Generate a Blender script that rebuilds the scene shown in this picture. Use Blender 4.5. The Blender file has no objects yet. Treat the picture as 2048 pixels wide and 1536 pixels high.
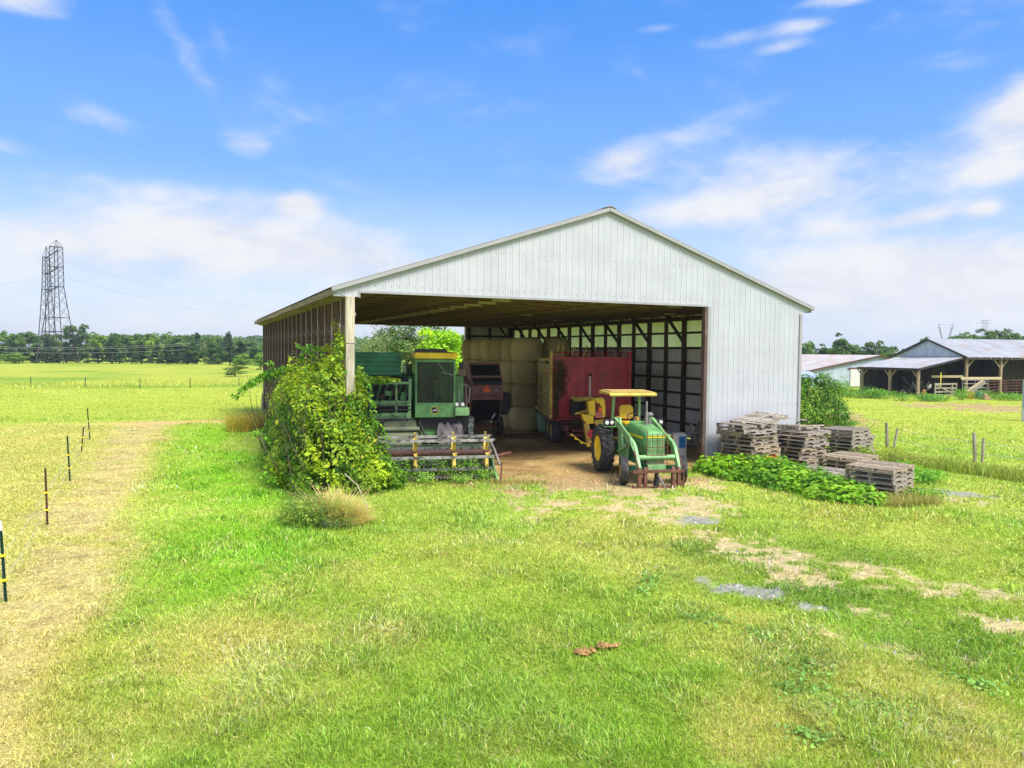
# farmyard with an open pole shed, farm machinery, pallets and vines
SUN_E, SKY_S, EXPO = 1.6, .11, 2.0
SKY_SAT, SKY_VAL, SKY_HUE = 1.35, .84, .511
CLOUD_LO, CLOUD_HI = (1.68, 1.78, 2.04), (2.10, 2.12, 2.17)
GRASS_K, LEAF_K, GRASS_N = 1.17, 1.22, 1000000
import bpy, bmesh, math, random
import numpy as np
from mathutils import Vector, Matrix, Euler
R = math.radians
rnd = random.Random(7)
rng = np.random.default_rng(11)
scene = bpy.context.scene
COL = scene.collection

# ------------------------------------------------------------------ camera
F, PITCH, ROLL, CAMH = 1471.85, 0.0433, 0.0091, 3.8
YAW, OX, OY = 0.4119, 6.68, 25.274          # machine shed frame: origin at the right jamb of its opening
cd = bpy.data.cameras.new('camera'); cam = bpy.data.objects.new('camera', cd); COL.objects.link(cam)
cd.sensor_width = 36; cd.lens = F / 2048 * 36; cd.clip_start = 0.1; cd.clip_end = 9000
cam.matrix_world = Matrix.Translation((0, 0, CAMH)) @ Matrix.Rotation(math.pi/2 - PITCH, 4, 'X') @ Matrix.Rotation(ROLL, 4, 'Z')
scene.camera = cam

def ray(px, py):
    cr, sr = math.cos(ROLL), math.sin(ROLL); a, b = px-1024, py-768
    X = a*cr + b*sr; Y = -a*sr + b*cr
    x, u = X/F, -Y/F; c, s = math.cos(PITCH), math.sin(PITCH)
    return Vector((x, c+u*s, -s+u*c))
def G(px, py, z=0.0):                        # photograph pixel -> point on the plane at height z
    d = ray(px, py); t = (z-CAMH)/d.z; return Vector((0, 0, CAMH)) + d*t
def AT(px, py, Y):                           # photograph pixel -> point at depth Y
    d = ray(px, py); t = Y/d.y; return Vector((0, 0, CAMH)) + d*t
CY, SY = math.cos(YAW), math.sin(YAW)
def W(x, y, z=0.0): return Vector((OX + CY*x - SY*y, OY + SY*x + CY*y, z))
def LOC(p): dx, dy = p[0]-OX, p[1]-OY; return Vector((CY*dx+SY*dy, -SY*dx+CY*dy, p[2]))

# ------------------------------------------------------------------ tagging
def tag(o, label=None, cat=None, group=None, kind=None):
    if label: o['label'] = label
    if cat: o['category'] = cat
    if group: o['group'] = group
    if kind: o['kind'] = kind
    return o
def empty(name, loc, rz=0.0, label=None, cat=None, group=None):
    o = bpy.data.objects.new(name, None); COL.objects.link(o); o.empty_display_size = .2
    o.location = loc; o.rotation_euler = (0, 0, rz); return tag(o, label, cat, group)
def copy_tree(o, parent=None):
    c = o.copy(); COL.objects.link(c); c.parent = parent
    for ch in o.children: copy_tree(ch, c)
    return c
ORD = ['lowest','second','third','fourth','fifth','sixth','seventh','eighth','ninth','tenth','eleventh','twelfth','thirteenth','fourteenth','fifteenth','sixteenth','seventeenth','eighteenth','nineteenth','twentieth','twenty-first','twenty-second','twenty-third','twenty-fourth','twenty-fifth','twenty-sixth','twenty-seventh','twenty-eighth','twenty-ninth','thirtieth','thirty-first','thirty-second','thirty-third','thirty-fourth']
def nth(i): return 'first' if i == 0 else ORD[i]

# ------------------------------------------------------------------ mesh builder
class MB:
    def __init__(s): s.v, s.f, s.m = [], [], []; s.M = None
    def add(s, vs, fs, mi=0):
        b = len(s.v)
        if s.M is not None: vs = [s.M @ Vector(v) for v in vs]
        s.v += [tuple(v) for v in vs]; s.f += [tuple(i+b for i in f) for f in fs]; s.m += [mi]*len(fs); return s
    def box(s, c, d, rot=None, mi=0):
        x, y, z = d[0]/2, d[1]/2, d[2]/2
        vs = [Vector(p) for p in ((-x,-y,-z),(x,-y,-z),(x,y,-z),(-x,y,-z),(-x,-y,z),(x,-y,z),(x,y,z),(-x,y,z))]
        if rot is not None:
            m = Euler(rot).to_matrix(); vs = [m @ v for v in vs]
        c = Vector(c)
        return s.add([v+c for v in vs], [(0,3,2,1),(4,5,6,7),(0,1,5,4),(1,2,6,5),(2,3,7,6),(3,0,4,7)], mi)
    def b2(s, x0, x1, y0, y1, z0, z1, mi=0):
        return s.box(((x0+x1)/2,(y0+y1)/2,(z0+z1)/2), (abs(x1-x0),abs(y1-y0),abs(z1-z0)), None, mi)
    def bar(s, a, b, w=.05, h=None, mi=0, up=(0,0,1)):
        h = h or w; a, b = Vector(a), Vector(b); d = b-a; L = d.length
        if L < 1e-6: return s
        d.normalize(); u = Vector(up)
        if abs(d.dot(u)) > .98: u = Vector((0,1,0))
        x = d.cross(u).normalized(); z = x.cross(d)
        vs = []
        for p in (a, b):
            for sx, sz in ((-1,-1),(1,-1),(1,1),(-1,1)): vs.append(p + x*sx*w/2 + z*sz*h/2)
        return s.add(vs, [(0,1,2,3),(7,6,5,4),(0,4,5,1),(1,5,6,2),(2,6,7,3),(3,7,4,0)], mi)
    def tube(s, pts, r, n=8, mi=0, cap=True):
        pts = [Vector(p) for p in pts]; rs = r if isinstance(r, (list, tuple)) else [r]*len(pts)
        vs, fs = [], []
        for i, p in enumerate(pts):
            d = (pts[min(i+1, len(pts)-1)] - pts[max(i-1, 0)]).normalized()
            u = Vector((0,0,1)) if abs(d.z) < .9 else Vector((1,0,0))
            x = d.cross(u).normalized(); y = x.cross(d)
            for k in range(n):
                a = 2*math.pi*k/n; vs.append(p + (x*math.cos(a) + y*math.sin(a))*rs[i])
        for i in range(len(pts)-1):
            for k in range(n):
                a = i*n+k; b = i*n+(k+1) % n; fs.append((a, b, b+n, a+n))
        if cap: fs.append(tuple(range(n-1, -1, -1))); fs.append(tuple((len(pts)-1)*n+k for k in range(n)))
        return s.add(vs, fs, mi)
    def lathe(s, prof, c=(0,0,0), axis='Z', n=24, mi=0, arc=2*math.pi):
        # prof: (radius, height) pairs round the axis
        vs, fs = [], []; c = Vector(c); k2 = n if arc > 6.28 else n+1
        for (r, h) in prof:
            for k in range(k2):
                a = arc*k/n; p = (r*math.cos(a), r*math.sin(a), h)
                if axis == 'X': p = (p[2], p[0], p[1])
                elif axis == 'Y': p = (p[0], p[2], p[1])
                vs.append(c + Vector(p))
        for i in range(len(prof)-1):
            for k in range(n):
                a = i*k2+k; b = i*k2+(k+1) % k2; fs.append((a, b, b+k2, a+k2))
        return s.add(vs, fs, mi)
    def prism(s, poly, a, b, axis='X', mi=0, mis=None):
        # poly: 2D points extruded from a to b along axis
        def P(p, t): return {'X': (t, p[0], p[1]), 'Y': (p[0], t, p[1]), 'Z': (p[0], p[1], t)}[axis]
        n = len(poly); vs = [P(p, a) for p in poly] + [P(p, b) for p in poly]
        s.add(vs, [tuple(range(n-1, -1, -1)), tuple(range(n, 2*n))], mi)
        base = len(s.v) - 2*n
        for k in range(n):
            s.f.append((base+k, base+(k+1) % n, base+(k+1) % n+n, base+k+n)); s.m.append(mis[k] if mis else mi)
        return s
    def build(s, name, mats, parent=None, smooth=False, loc=None, bevel=0):
        me = bpy.data.meshes.new(name); me.from_pydata(s.v, [], s.f)
        mats = mats if isinstance(mats, (list, tuple)) else [mats]
        for m in mats: me.materials.append(m)
        if len(mats) > 1: me.polygons.foreach_set('material_index', s.m)
        bm = bmesh.new(); bm.from_mesh(me); bmesh.ops.recalc_face_normals(bm, faces=bm.faces)
        bm.to_mesh(me); bm.free()
        if smooth:
            me.polygons.foreach_set('use_smooth', [True]*len(me.polygons))
            try: me.set_sharp_from_angle(angle=R(40))
            except Exception: pass
        o = bpy.data.objects.new(name, me); COL.objects.link(o)
        if parent is not None: o.parent = parent
        if loc is not None: o.location = loc
        if bevel:
            b = o.modifiers.new('bevel', 'BEVEL'); b.width = bevel; b.segments = 2; b.limit_method = 'ANGLE'
        return o

# ------------------------------------------------------------------ materials
def nodes(name):
    m = bpy.data.materials.new(name); m.use_nodes = True; nt = m.node_tree
    return m, nt, nt.nodes['Principled BSDF']
def N(nt, t, **kw):
    n = nt.nodes.new(t)
    for k, v in kw.items(): setattr(n, k, v)
    return n
def noise(nt, vec, scale, detail=4, rough=.55):
    n = N(nt, 'ShaderNodeTexNoise'); n.inputs['Scale'].default_value = scale
    n.inputs['Detail'].default_value = detail; n.inputs['Roughness'].default_value = rough
    nt.links.new(vec, n.inputs['Vector']); return n.outputs['Fac']
def ramp(nt, fac, lo, hi):
    n = N(nt, 'ShaderNodeMapRange'); n.inputs['From Min'].default_value = lo; n.inputs['From Max'].default_value = hi
    n.interpolation_type = 'SMOOTHSTEP'; nt.links.new(fac, n.inputs['Value']); return n.outputs['Result']
def mix(nt, fac, a, b, mode='MIX'):
    n = N(nt, 'ShaderNodeMix', data_type='RGBA', blend_type=mode)
    for sock, v in ((n.inputs['Factor'], fac), (n.inputs['A'], a), (n.inputs['B'], b)):
        if hasattr(v, 'is_linked'): nt.links.new(v, sock)
        elif isinstance(v, (int, float)): sock.default_value = v
        else: sock.default_value = (*v[:3], 1)
    return n.outputs['Result']
def mapv(nt, src, scale):
    n = N(nt, 'ShaderNodeMapping'); n.inputs['Scale'].default_value = scale; nt.links.new(src, n.inputs['Vector']); return n.outputs['Vector']
def bump(nt, bs, h, strength=.3, dist=.02):
    n = N(nt, 'ShaderNodeBump'); n.inputs['Strength'].default_value = strength; n.inputs['Distance'].default_value = dist
    nt.links.new(h, n.inputs['Height']); nt.links.new(n.outputs['Normal'], bs.inputs['Normal'])
def paint(name, c, rough=.5, metal=0.0, var=.25, scale=3.0, wear=None, wlo=.56, whi=.70, wscale=5.0, bmp=.15, spec=.4, streak=0.0, island=0.0):
    """painted or bare sheet: two noise tones, patches of wear (dirt, rust) with a shape of their own, runs down the sheet"""
    m, nt, bs = nodes(name); tc = N(nt, 'ShaderNodeTexCoord').outputs['Object']
    n1 = noise(nt, tc, scale)
    col = mix(nt, ramp(nt, n1, .3, .7), [x*(1-var) for x in c], [min(1, x*(1+var*.6)) for x in c])
    n2 = noise(nt, tc, wscale, 6, .65)
    if streak:
        n3 = noise(nt, mapv(nt, tc, (7, 7, .35)), 1.6, 5, .6)
        col = mix(nt, ramp(nt, n3, .52, .75), col, [x*(1-streak) for x in c])
    if wear: col = mix(nt, ramp(nt, n2, wlo, whi), col, wear)
    if island:
        g = N(nt, 'ShaderNodeNewGeometry').outputs['Random Per Island']
        col = mix(nt, island, col, mix(nt, g, (.35,.35,.35), (1,1,1)), 'MULTIPLY')
    nt.links.new(col, bs.inputs['Base Color'])
    mr = N(nt, 'ShaderNodeMapRange'); mr.inputs['To Min'].default_value = max(.05, rough-.12); mr.inputs['To Max'].default_value = min(1, rough+.2)
    nt.links.new(n2, mr.inputs['Value']); nt.links.new(mr.outputs['Result'], bs.inputs['Roughness'])
    bs.inputs['Metallic'].default_value = metal; bs.inputs['Specular IOR Level'].default_value = spec
    if bmp: bump(nt, bs, n2, bmp, .01)
    return m
def wood(name, c1, c2, axis=2, rough=.85, stain=None, grain=1.0, isl=.5):
    m, nt, bs = nodes(name); tc = N(nt, 'ShaderNodeTexCoord').outputs['Object']
    sc = [26*grain]*3; sc[axis] = 1.3*grain
    gi = N(nt, 'ShaderNodeNewGeometry').outputs['Random Per Island']
    # shift the grain from board to board
    add = N(nt, 'ShaderNodeVectorMath', operation='ADD'); cmb = N(nt, 'ShaderNodeCombineXYZ')
    ml = N(nt, 'ShaderNodeMath', operation='MULTIPLY'); ml.inputs[1].default_value = 37; nt.links.new(gi, ml.inputs[0])
    for k in range(3): nt.links.new(ml.outputs[0], cmb.inputs[k])
    nt.links.new(tc, add.inputs[0]); nt.links.new(cmb.outputs[0], add.inputs[1])
    v = add.outputs[0]
    g = noise(nt, mapv(nt, v, sc), 1.0, 6, .6)
    col = mix(nt, ramp(nt, g, .3, .7), c1, c2)
    big = noise(nt, v, 1.4, 3)
    col = mix(nt, ramp(nt, big, .35, .75), col, mix(nt, .55, col, c1))
    if stain: col = mix(nt, ramp(nt, noise(nt, v, 2.2, 5), .56, .7), col, stain)
    col = mix(nt, isl, col, mix(nt, gi, (.45,.45,.45), (1.25,1.22,1.18)), 'MULTIPLY')
    nt.links.new(col, bs.inputs['Base Color']); bs.inputs['Roughness'].default_value = rough
    bs.inputs['Specular IOR Level'].default_value = .2
    bump(nt, bs, g, .4, .006); return m
def leafmat(name, trans=.35, rough=.55):
    m = bpy.data.materials.new(name); m.use_nodes = True; nt = m.node_tree; bs = nt.nodes['Principled BSDF']; out = nt.nodes['Material Output']
    a = N(nt, 'ShaderNodeAttribute'); a.attribute_name = 'Col'
    nt.links.new(a.outputs['Color'], bs.inputs['Base Color']); bs.inputs['Roughness'].default_value = rough; bs.inputs['Specular IOR Level'].default_value = .3
    t = N(nt, 'ShaderNodeBsdfTranslucent'); t2 = mix(nt, 1.0, a.outputs['Color'], (1.15,1.2,.7), 'MULTIPLY'); nt.links.new(t2, t.inputs['Color'])
    mx = N(nt, 'ShaderNodeMixShader'); mx.inputs[0].default_value = trans
    nt.links.new(bs.outputs[0], mx.inputs[1]); nt.links.new(t.outputs[0], mx.inputs[2]); nt.links.new(mx.outputs[0], out.inputs['Surface'])
    return m
def tone(t, d=.5): return [x*d for x in t]

RUST = (.16, .055, .025)
M = {}
M['white'] = paint('white_sheet_metal', (.425,.438,.468), .5, 0, .07, 1.2, (.45,.45,.42), .66, .85, 2.2, .05, .35, .10)
M['trim'] = paint('trim_metal', (.30,.30,.30), .45, 0, .08, 2, (.4,.36,.3), .66, .8, 4)
M['inner'] = paint('pale_sheet_inside', (.74,.745,.75), .5, .15, .10, 2.5, (.42,.38,.33), .62, .8, 3, .05, .5, .2)
M['galv'] = paint('galvanised_sheet', (.70,.71,.71), .36, .55, .10, 2.5, (.40,.36,.32), .62, .8, 3, .05, .5, .2)
M['skylight'] = None
M['roofmetal'] = paint('old_roof_metal', (.36,.365,.375), .5, .2, .15, .7, (.33,.21,.15), .52, .75, .9, .05, .4, .15)
M['bluegrey'] = paint('pale_blue_sheet', (.42,.49,.57), .55, 0, .15, 1.5, (.25,.24,.22), .58, .8, 1.8, .08, .35, .3)
M['postwood'] = wood('pale_post_wood', (.32,.28,.20), (.64,.58,.46), 2, stain=(.42,.38,.27))
M['oldwood'] = wood('brown_board', (.075,.048,.038), (.20,.14,.11), 2, stain=(.24,.19,.16))
M['greywood'] = wood('grey_post_wood', (.16,.14,.10), (.42,.38,.30), 2, stain=(.30,.28,.17))
M['mosswood'] = wood('mossy_fascia_wood', (.12,.095,.05), (.33,.28,.17), 1, stain=(.17,.16,.06))
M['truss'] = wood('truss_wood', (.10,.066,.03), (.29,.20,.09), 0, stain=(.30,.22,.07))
M['gusset'] = wood('gusset_wood', (.42,.38,.22), (.58,.54,.32), 0, isl=.2)
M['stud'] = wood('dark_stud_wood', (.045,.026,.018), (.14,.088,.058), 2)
M['pallet'] = wood('pallet_wood', (.19,.162,.132), (.58,.515,.435), 0, stain=(.28,.235,.19), isl=.65)
M['palletred'] = paint('red_painted_wood', (.55,.10,.03), .8, 0, .3, 6, (.30,.2,.15), .55, .7, 9)
M['freshwood'] = wood('pale_lumber', (.40,.32,.17), (.60,.52,.33), 0, isl=.2)
M['shedwood'] = wood('shed_dark_boards', (.03,.027,.024), (.085,.075,.066), 2)
M['shedpost'] = wood('shed_post_wood', (.22,.16,.10), (.42,.33,.22), 2)
M['jdgreen'] = paint('faded_green_paint', (.115,.30,.095), .45, 0, .35, 2.5, (.15,.19,.10), .53, .72, 7, .1, .45)
M['jdlight'] = paint('sun_bleached_green', (.19,.39,.15), .5, 0, .3, 3, (.26,.25,.15), .52, .68, 9, .1, .45)
M['jddark'] = paint('dark_green_paint', (.03,.19,.085), .45, 0, .3, 2, (.035,.07,.04), .55, .75, 5, .1, .4)
M['yellow'] = paint('yellow_paint', (.86,.60,.03), .45, 0, .18, 3, (.25,.14,.03), .62, .76, 6, .1, .45)
M['oldyellow'] = paint('weathered_yellow_paint', (.62,.44,.09), .6, 0, .25, 4, (.2,.11,.05), .54, .7, 6, .15, .3)
M['red'] = paint('dark_red_paint', (.44,.016,.032), .4, 0, .35, 1.6, (.10,.02,.02), .56, .75, 3, .1, .5, .2)
M['maroon'] = paint('maroon_paint', (.27,.125,.11), .5, 0, .3, 2, (.07,.03,.025), .55, .75, 4, .1, .4)
M['rust'] = paint('rusty_steel', (.17,.075,.05), .75, .2, .35, 5, (.09,.035,.025), .5, .7, 12, .3, .3)
M['greysteel'] = paint('worn_grey_steel', (.27,.25,.24), .5, .4, .3, 4, RUST, .56, .72, 9, .15, .4)
M['black'] = paint('black_paint', (.012,.012,.013), .5, 0, .3, 5, (.05,.045,.04), .6, .8, 7, .1, .4)
M['rubber'] = paint('tyre_rubber', (.042,.040,.041), .7, 0, .3, 6, (.13,.115,.095), .48, .75, 7, .2, .3)
M['orange'] = paint('orange_plastic', (.95,.17,.04), .5, 0, .1, 4)
M['seat'] = paint('yellow_seat_vinyl', (.60,.38,.01), .5, 0, .1, 5)
M['whitepaint'] = paint('chalky_white', (.6,.6,.57), .6, 0, .1, 4, (.35,.32,.26), .6, .75, 5)
M['bluepl'] = paint('blue_plastic', (.015,.15,.42), .5, 0, .15, 4)
M['tarp'] = paint('grey_tarpaulin', (.16,.14,.14), .6, 0, .25, 3, (.09,.08,.08), .5, .7, 6, .3)
M['tyreyellow'] = paint('yellow_band', (.75,.62,.02), .5, 0, .1, 4)
M['tpost'] = paint('dark_green_steel', (.012,.05,.035), .5, .2, .3, 6, (.07,.03,.02), .55, .72, 9)
M['lens'] = paint('headlamp_lens', (.75,.75,.72), .15, 0, .05, 4, spec=.6)
M['wrap'] = paint('green_bale_wrap', (.24,.42,.28), .35, 0, .2, 3, (.3,.45,.36), .55, .7, 4, .3)
M['stone'] = paint('pale_stone', (.42,.39,.35), .8, 0, .2, 6)
M['dung'] = paint('dry_manure', (.46,.28,.11), .95, 0, .5, 9, (.14,.07,.03), .5, .62, 18, .5, .1)
M['lattice'] = paint('dark_lattice_steel', (.05,.045,.05), .6, .3, .3, .3, (.17,.09,.07), .55, .7, .5)
M['paler'] = paint('pale_lattice_steel', (.25,.26,.28), .6, .3, .2, .3)
M['wire'] = paint('pale_wire', (.42,.42,.40), .5, .2, .1, 1)
M['pole'] = wood('utility_pole_wood', (.20,.17,.13), (.36,.32,.26), 2)
M['stem'] = paint('green_stem', (.12,.22,.04), .7, 0, .3, 5)
M['bark'] = wood('tree_bark', (.05,.04,.03), (.15,.12,.09), 2)
M['greypaint'] = paint('blue_grey_panel', (.36,.40,.44), .5, .1, .12, 2, (.5,.5,.5), .6, .7, 3)
M['leaf'] = leafmat('leaf', .35)
M['farleaf'] = leafmat('far_leaf', .25, .7)
M['grassm'] = leafmat('grass_blade', .3, .6)
def glass():
    m, nt, bs = nodes('dirty_glass'); tc = N(nt, 'ShaderNodeTexCoord').outputs['Object']
    n = noise(nt, tc, 2.5, 5)
    nt.links.new(mix(nt, ramp(nt, n, .35, .75), (.006,.016,.012), (.03,.05,.038)), bs.inputs['Base Color'])
    bs.inputs['Roughness'].default_value = .18; bs.inputs['Specular IOR Level'].default_value = .35; bs.inputs['Alpha'].default_value = .55
    return m
M['glass'] = glass()
def hay():
    m, nt, bs = nodes('hay'); tc = N(nt, 'ShaderNodeTexCoord').outputs['Object']
    n1 = noise(nt, mapv(nt, tc, (40, 40, 130)), 1, 5, .7); n2 = noise(nt, tc, 2.2, 4); n3 = noise(nt, tc, 60, 3, .7)
    c = mix(nt, ramp(nt, n1, .3, .7), (.33,.265,.125), (.82,.71,.40))
    c = mix(nt, ramp(nt, n2, .45, .75), c, mix(nt, .6, c, (.48,.43,.23)))
    oi = N(nt, 'ShaderNodeObjectInfo').outputs['Random']
    c = mix(nt, .6, c, mix(nt, oi, (.62,.58,.48), (1.12,1.12,1.0)), 'MULTIPLY')
    nt.links.new(c, bs.inputs['Base Color']); bs.inputs['Roughness'].default_value = .95; bs.inputs['Specular IOR Level'].default_value = .1
    ad = N(nt, 'ShaderNodeMath', operation='ADD'); nt.links.new(n1, ad.inputs[0]); nt.links.new(n3, ad.inputs[1])
    bump(nt, bs, ad.outputs[0], .7, .03); return m
M['hay'] = hay()
def skylight():
    m = bpy.data.materials.new('translucent_fibreglass'); m.use_nodes = True; nt = m.node_tree; bs = nt.nodes['Principled BSDF']
    tc = N(nt, 'ShaderNodeTexCoord').outputs['Object']
    c = mix(nt, ramp(nt, noise(nt, tc, 1.2), .3, .7), (.58,.62,.28), (.68,.72,.42))
    nt.links.new(c, bs.inputs['Base Color']); bs.inputs['Roughness'].default_value = .5
    t = N(nt, 'ShaderNodeBsdfTranslucent'); nt.links.new(c, t.inputs['Color']); mx = N(nt, 'ShaderNodeMixShader'); mx.inputs[0].default_value = .55
    nt.links.new(bs.outputs[0], mx.inputs[1]); nt.links.new(t.outputs[0], mx.inputs[2]); nt.links.new(mx.outputs[0], nt.nodes['Material Output'].inputs['Surface'])
    return m
M['skylight'] = skylight()

# ------------------------------------------------------------------ numpy noise and leaf clouds
def _hash(ix, iy, seed):
    h = (ix.astype(np.int64)*374761393 + iy.astype(np.int64)*668265263 + seed*1442695041) & 0xffffffff
    h = ((h ^ (h >> 13))*1274126177) & 0xffffffff
    return ((h ^ (h >> 16)) & 0xffff)/65535.0
def vnoise(x, y, seed=0):
    ix, iy = np.floor(x), np.floor(y); fx, fy = x-ix, y-iy
    fx = fx*fx*(3-2*fx); fy = fy*fy*(3-2*fy)
    a, b = _hash(ix, iy, seed), _hash(ix+1, iy, seed); c, d = _hash(ix, iy+1, seed), _hash(ix+1, iy+1, seed)
    return (a*(1-fx)+b*fx)*(1-fy) + (c*(1-fx)+d*fx)*fy
def fbm(x, y, seed=0, oct=4):
    s = 0; a = .5; t = 0
    for k in range(oct):
        s = s + a*vnoise(x*2**k, y*2**k, seed+k*17); t += a; a *= .5
    return s/t
def sstep(a, b, x): t = np.clip((x-a)/(b-a), 0, 1); return t*t*(3-2*t)
def mesh_from(name, V, quads, cols, mat, parent=None, tris=None):
    """big mesh from arrays: V (n,3), quads (m,4), cols (n,3) per vertex"""
    me = bpy.data.meshes.new(name); nq = len(quads) if quads is not None else 0; ntr = len(tris) if tris is not None else 0
    me.vertices.add(len(V)); me.vertices.foreach_set('co', np.ascontiguousarray(V, np.float32).ravel())
    loops = np.concatenate([a.ravel() for a in (quads, tris) if a is not None and len(a)]).astype(np.int32)
    me.loops.add(len(loops)); me.loops.foreach_set('vertex_index', loops)
    st = np.concatenate([np.arange(nq)*4, nq*4 + np.arange(ntr)*3]).astype(np.int32)
    me.polygons.add(nq+ntr); me.polygons.foreach_set('loop_start', st)
    if cols is not None:
        at = me.attributes.new('Col', 'FLOAT_COLOR', 'POINT'); c4 = np.ones((len(V), 4), np.float32); c4[:, :3] = cols
        at.data.foreach_set('color', c4.ravel())
    me.materials.append(mat); me.update(calc_edges=True)
    o = bpy.data.objects.new(name, me); COL.objects.link(o)
    if parent is not None: o.parent = parent
    return o
def unit(v): return v/np.maximum(np.linalg.norm(v, axis=1, keepdims=True), 1e-9)
def leaves(name, P, Nn, size, cols, mat, parent=None, aspect=.6, fold=.25, droop=0.0, seed=1, hang=0.0):
    """one folded diamond leaf at every point P: normal Nn, length size"""
    r = np.random.default_rng(seed); n = len(P)
    Nn = unit(Nn); a = r.normal(size=(n, 3)); a[:, 2] -= hang
    T = unit(a - (a*Nn).sum(1, keepdims=True)*Nn); B = np.cross(Nn, T)
    s = np.asarray(size).reshape(-1, 1)*np.ones((n, 1)); w = s*aspect*.5
    base = P - T*s*.5; tip = P + T*s*.5 - Nn*s*droop
    L = P - T*s*.08 + B*w + Nn*s*fold*.3; Rr = P - T*s*.08 - B*w + Nn*s*fold*.3
    V = np.stack([base, L, tip, Rr], 1).reshape(-1, 3)
    k = np.arange(n)*4
    tr = np.concatenate([np.stack([k, k+2, k+1], 1), np.stack([k, k+3, k+2], 1)])
    return mesh_from(name, V, None, np.repeat(cols, 4, 0), mat, parent, tr)
def cols_from(n, lo, hi, r, bias=None, hue=.06):
    t = r.random(n)[:, None] if bias is None else np.clip(bias + r.normal(0, .18, n), 0, 1)[:, None]
    c = np.array(lo)*(1-t) + np.array(hi)*t
    return np.clip(c*(1+r.normal(0, hue, (n, 3))), .002, 1)
# ------------------------------------------------------------------ light and sky
SUN_EL, SUN_AZ = R(54), R(136)              # azimuth clockwise from +Y: high, to the right of the camera
sl = bpy.data.lights.new('sun', 'SUN'); so = bpy.data.objects.new('sun', sl); COL.objects.link(so)
sd = Vector((math.sin(SUN_AZ)*math.cos(SUN_EL), math.cos(SUN_AZ)*math.cos(SUN_EL), math.sin(SUN_EL)))
so.rotation_euler = sd.to_track_quat('Z', 'Y').to_euler(); so.location = (20, -30, 60)
sl.energy = SUN_E; sl.angle = R(22); sl.color = (1, .95, .86)
wd = bpy.data.worlds.new('World'); scene.world = wd; wd.use_nodes = True; nt = wd.node_tree
bg = nt.nodes['Background']; sky = N(nt, 'ShaderNodeTexSky'); sky.sky_type = 'NISHITA'; sky.sun_disc = False
sky.sun_elevation = SUN_EL; sky.sun_rotation = SUN_AZ; sky.air_density = 1.0; sky.dust_density = .6; sky.ozone_density = 2.0
hs = N(nt, 'ShaderNodeHueSaturation'); hs.inputs['Saturation'].default_value = SKY_SAT; hs.inputs['Value'].default_value = SKY_VAL; hs.inputs['Hue'].default_value = SKY_HUE
nt.links.new(sky.outputs[0], hs.inputs['Color'])
tc = N(nt, 'ShaderNodeTexCoord').outputs['Generated']
sx = N(nt, 'ShaderNodeSeparateXYZ'); nt.links.new(tc, sx.inputs[0])
def MT(op, a, b=None, clamp=False):
    n = N(nt, 'ShaderNodeMath', operation=op); n.use_clamp = clamp
    for i, v in enumerate((a, b)):
        if v is None: continue
        if hasattr(v, 'is_linked'): nt.links.new(v, n.inputs[i])
        else: n.inputs[i].default_value = v
    return n.outputs[0]
az = MT('ARCTAN2', sx.outputs[0], sx.outputs[1]); el = MT('ARCSINE', sx.outputs[2])
def blob(px, py, rx, ry, s, tilt=0.0):
    a0 = math.atan((px-1024)/F); e0 = math.atan((705-py)/F*math.cos(a0)); wa, we = rx/F*math.cos(a0)**2, ry/F*math.cos(a0)
    da, de = MT('SUBTRACT', az, a0), MT('SUBTRACT', el, e0)
    if tilt:
        c, s2 = math.cos(tilt), math.sin(tilt)
        da, de = MT('ADD', MT('MULTIPLY', da, c), MT('MULTIPLY', de, s2)), MT('SUBTRACT', MT('MULTIPLY', de, c), MT('MULTIPLY', da, s2))
    q = MT('ADD', MT('POWER', MT('ABSOLUTE', MT('DIVIDE', da, wa)), 2.0), MT('POWER', MT('ABSOLUTE', MT('DIVIDE', de, we)), 2.0))
    return MT('MULTIPLY', MT('EXPONENT', MT('MULTIPLY', q, -1.0)), s)
cvec = N(nt, 'ShaderNodeCombineXYZ'); nt.links.new(MT('MULTIPLY', az, 1.0), cvec.inputs[0]); nt.links.new(MT('MULTIPLY', el, 2.2), cvec.inputs[1])
nA = N(nt, 'ShaderNodeTexNoise'); nA.inputs['Scale'].default_value = 5.5; nA.inputs['Detail'].default_value = 9; nA.inputs['Roughness'].default_value = .58; nA.inputs['Distortion'].default_value = .35
nt.links.new(cvec.outputs[0], nA.inputs['Vector'])
nB = N(nt, 'ShaderNodeTexNoise'); nB.inputs['Scale'].default_value = 18; nB.inputs['Detail'].default_value = 7; nB.inputs['Roughness'].default_value = .62; nB.inputs['Distortion'].default_value = .5
nt.links.new(cvec.outputs[0], nB.inputs['Vector'])
fb = MT('ADD', MT('MULTIPLY', nA.outputs['Fac'], .62), MT('MULTIPLY', nB.outputs['Fac'], .38))
tot = None
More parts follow.
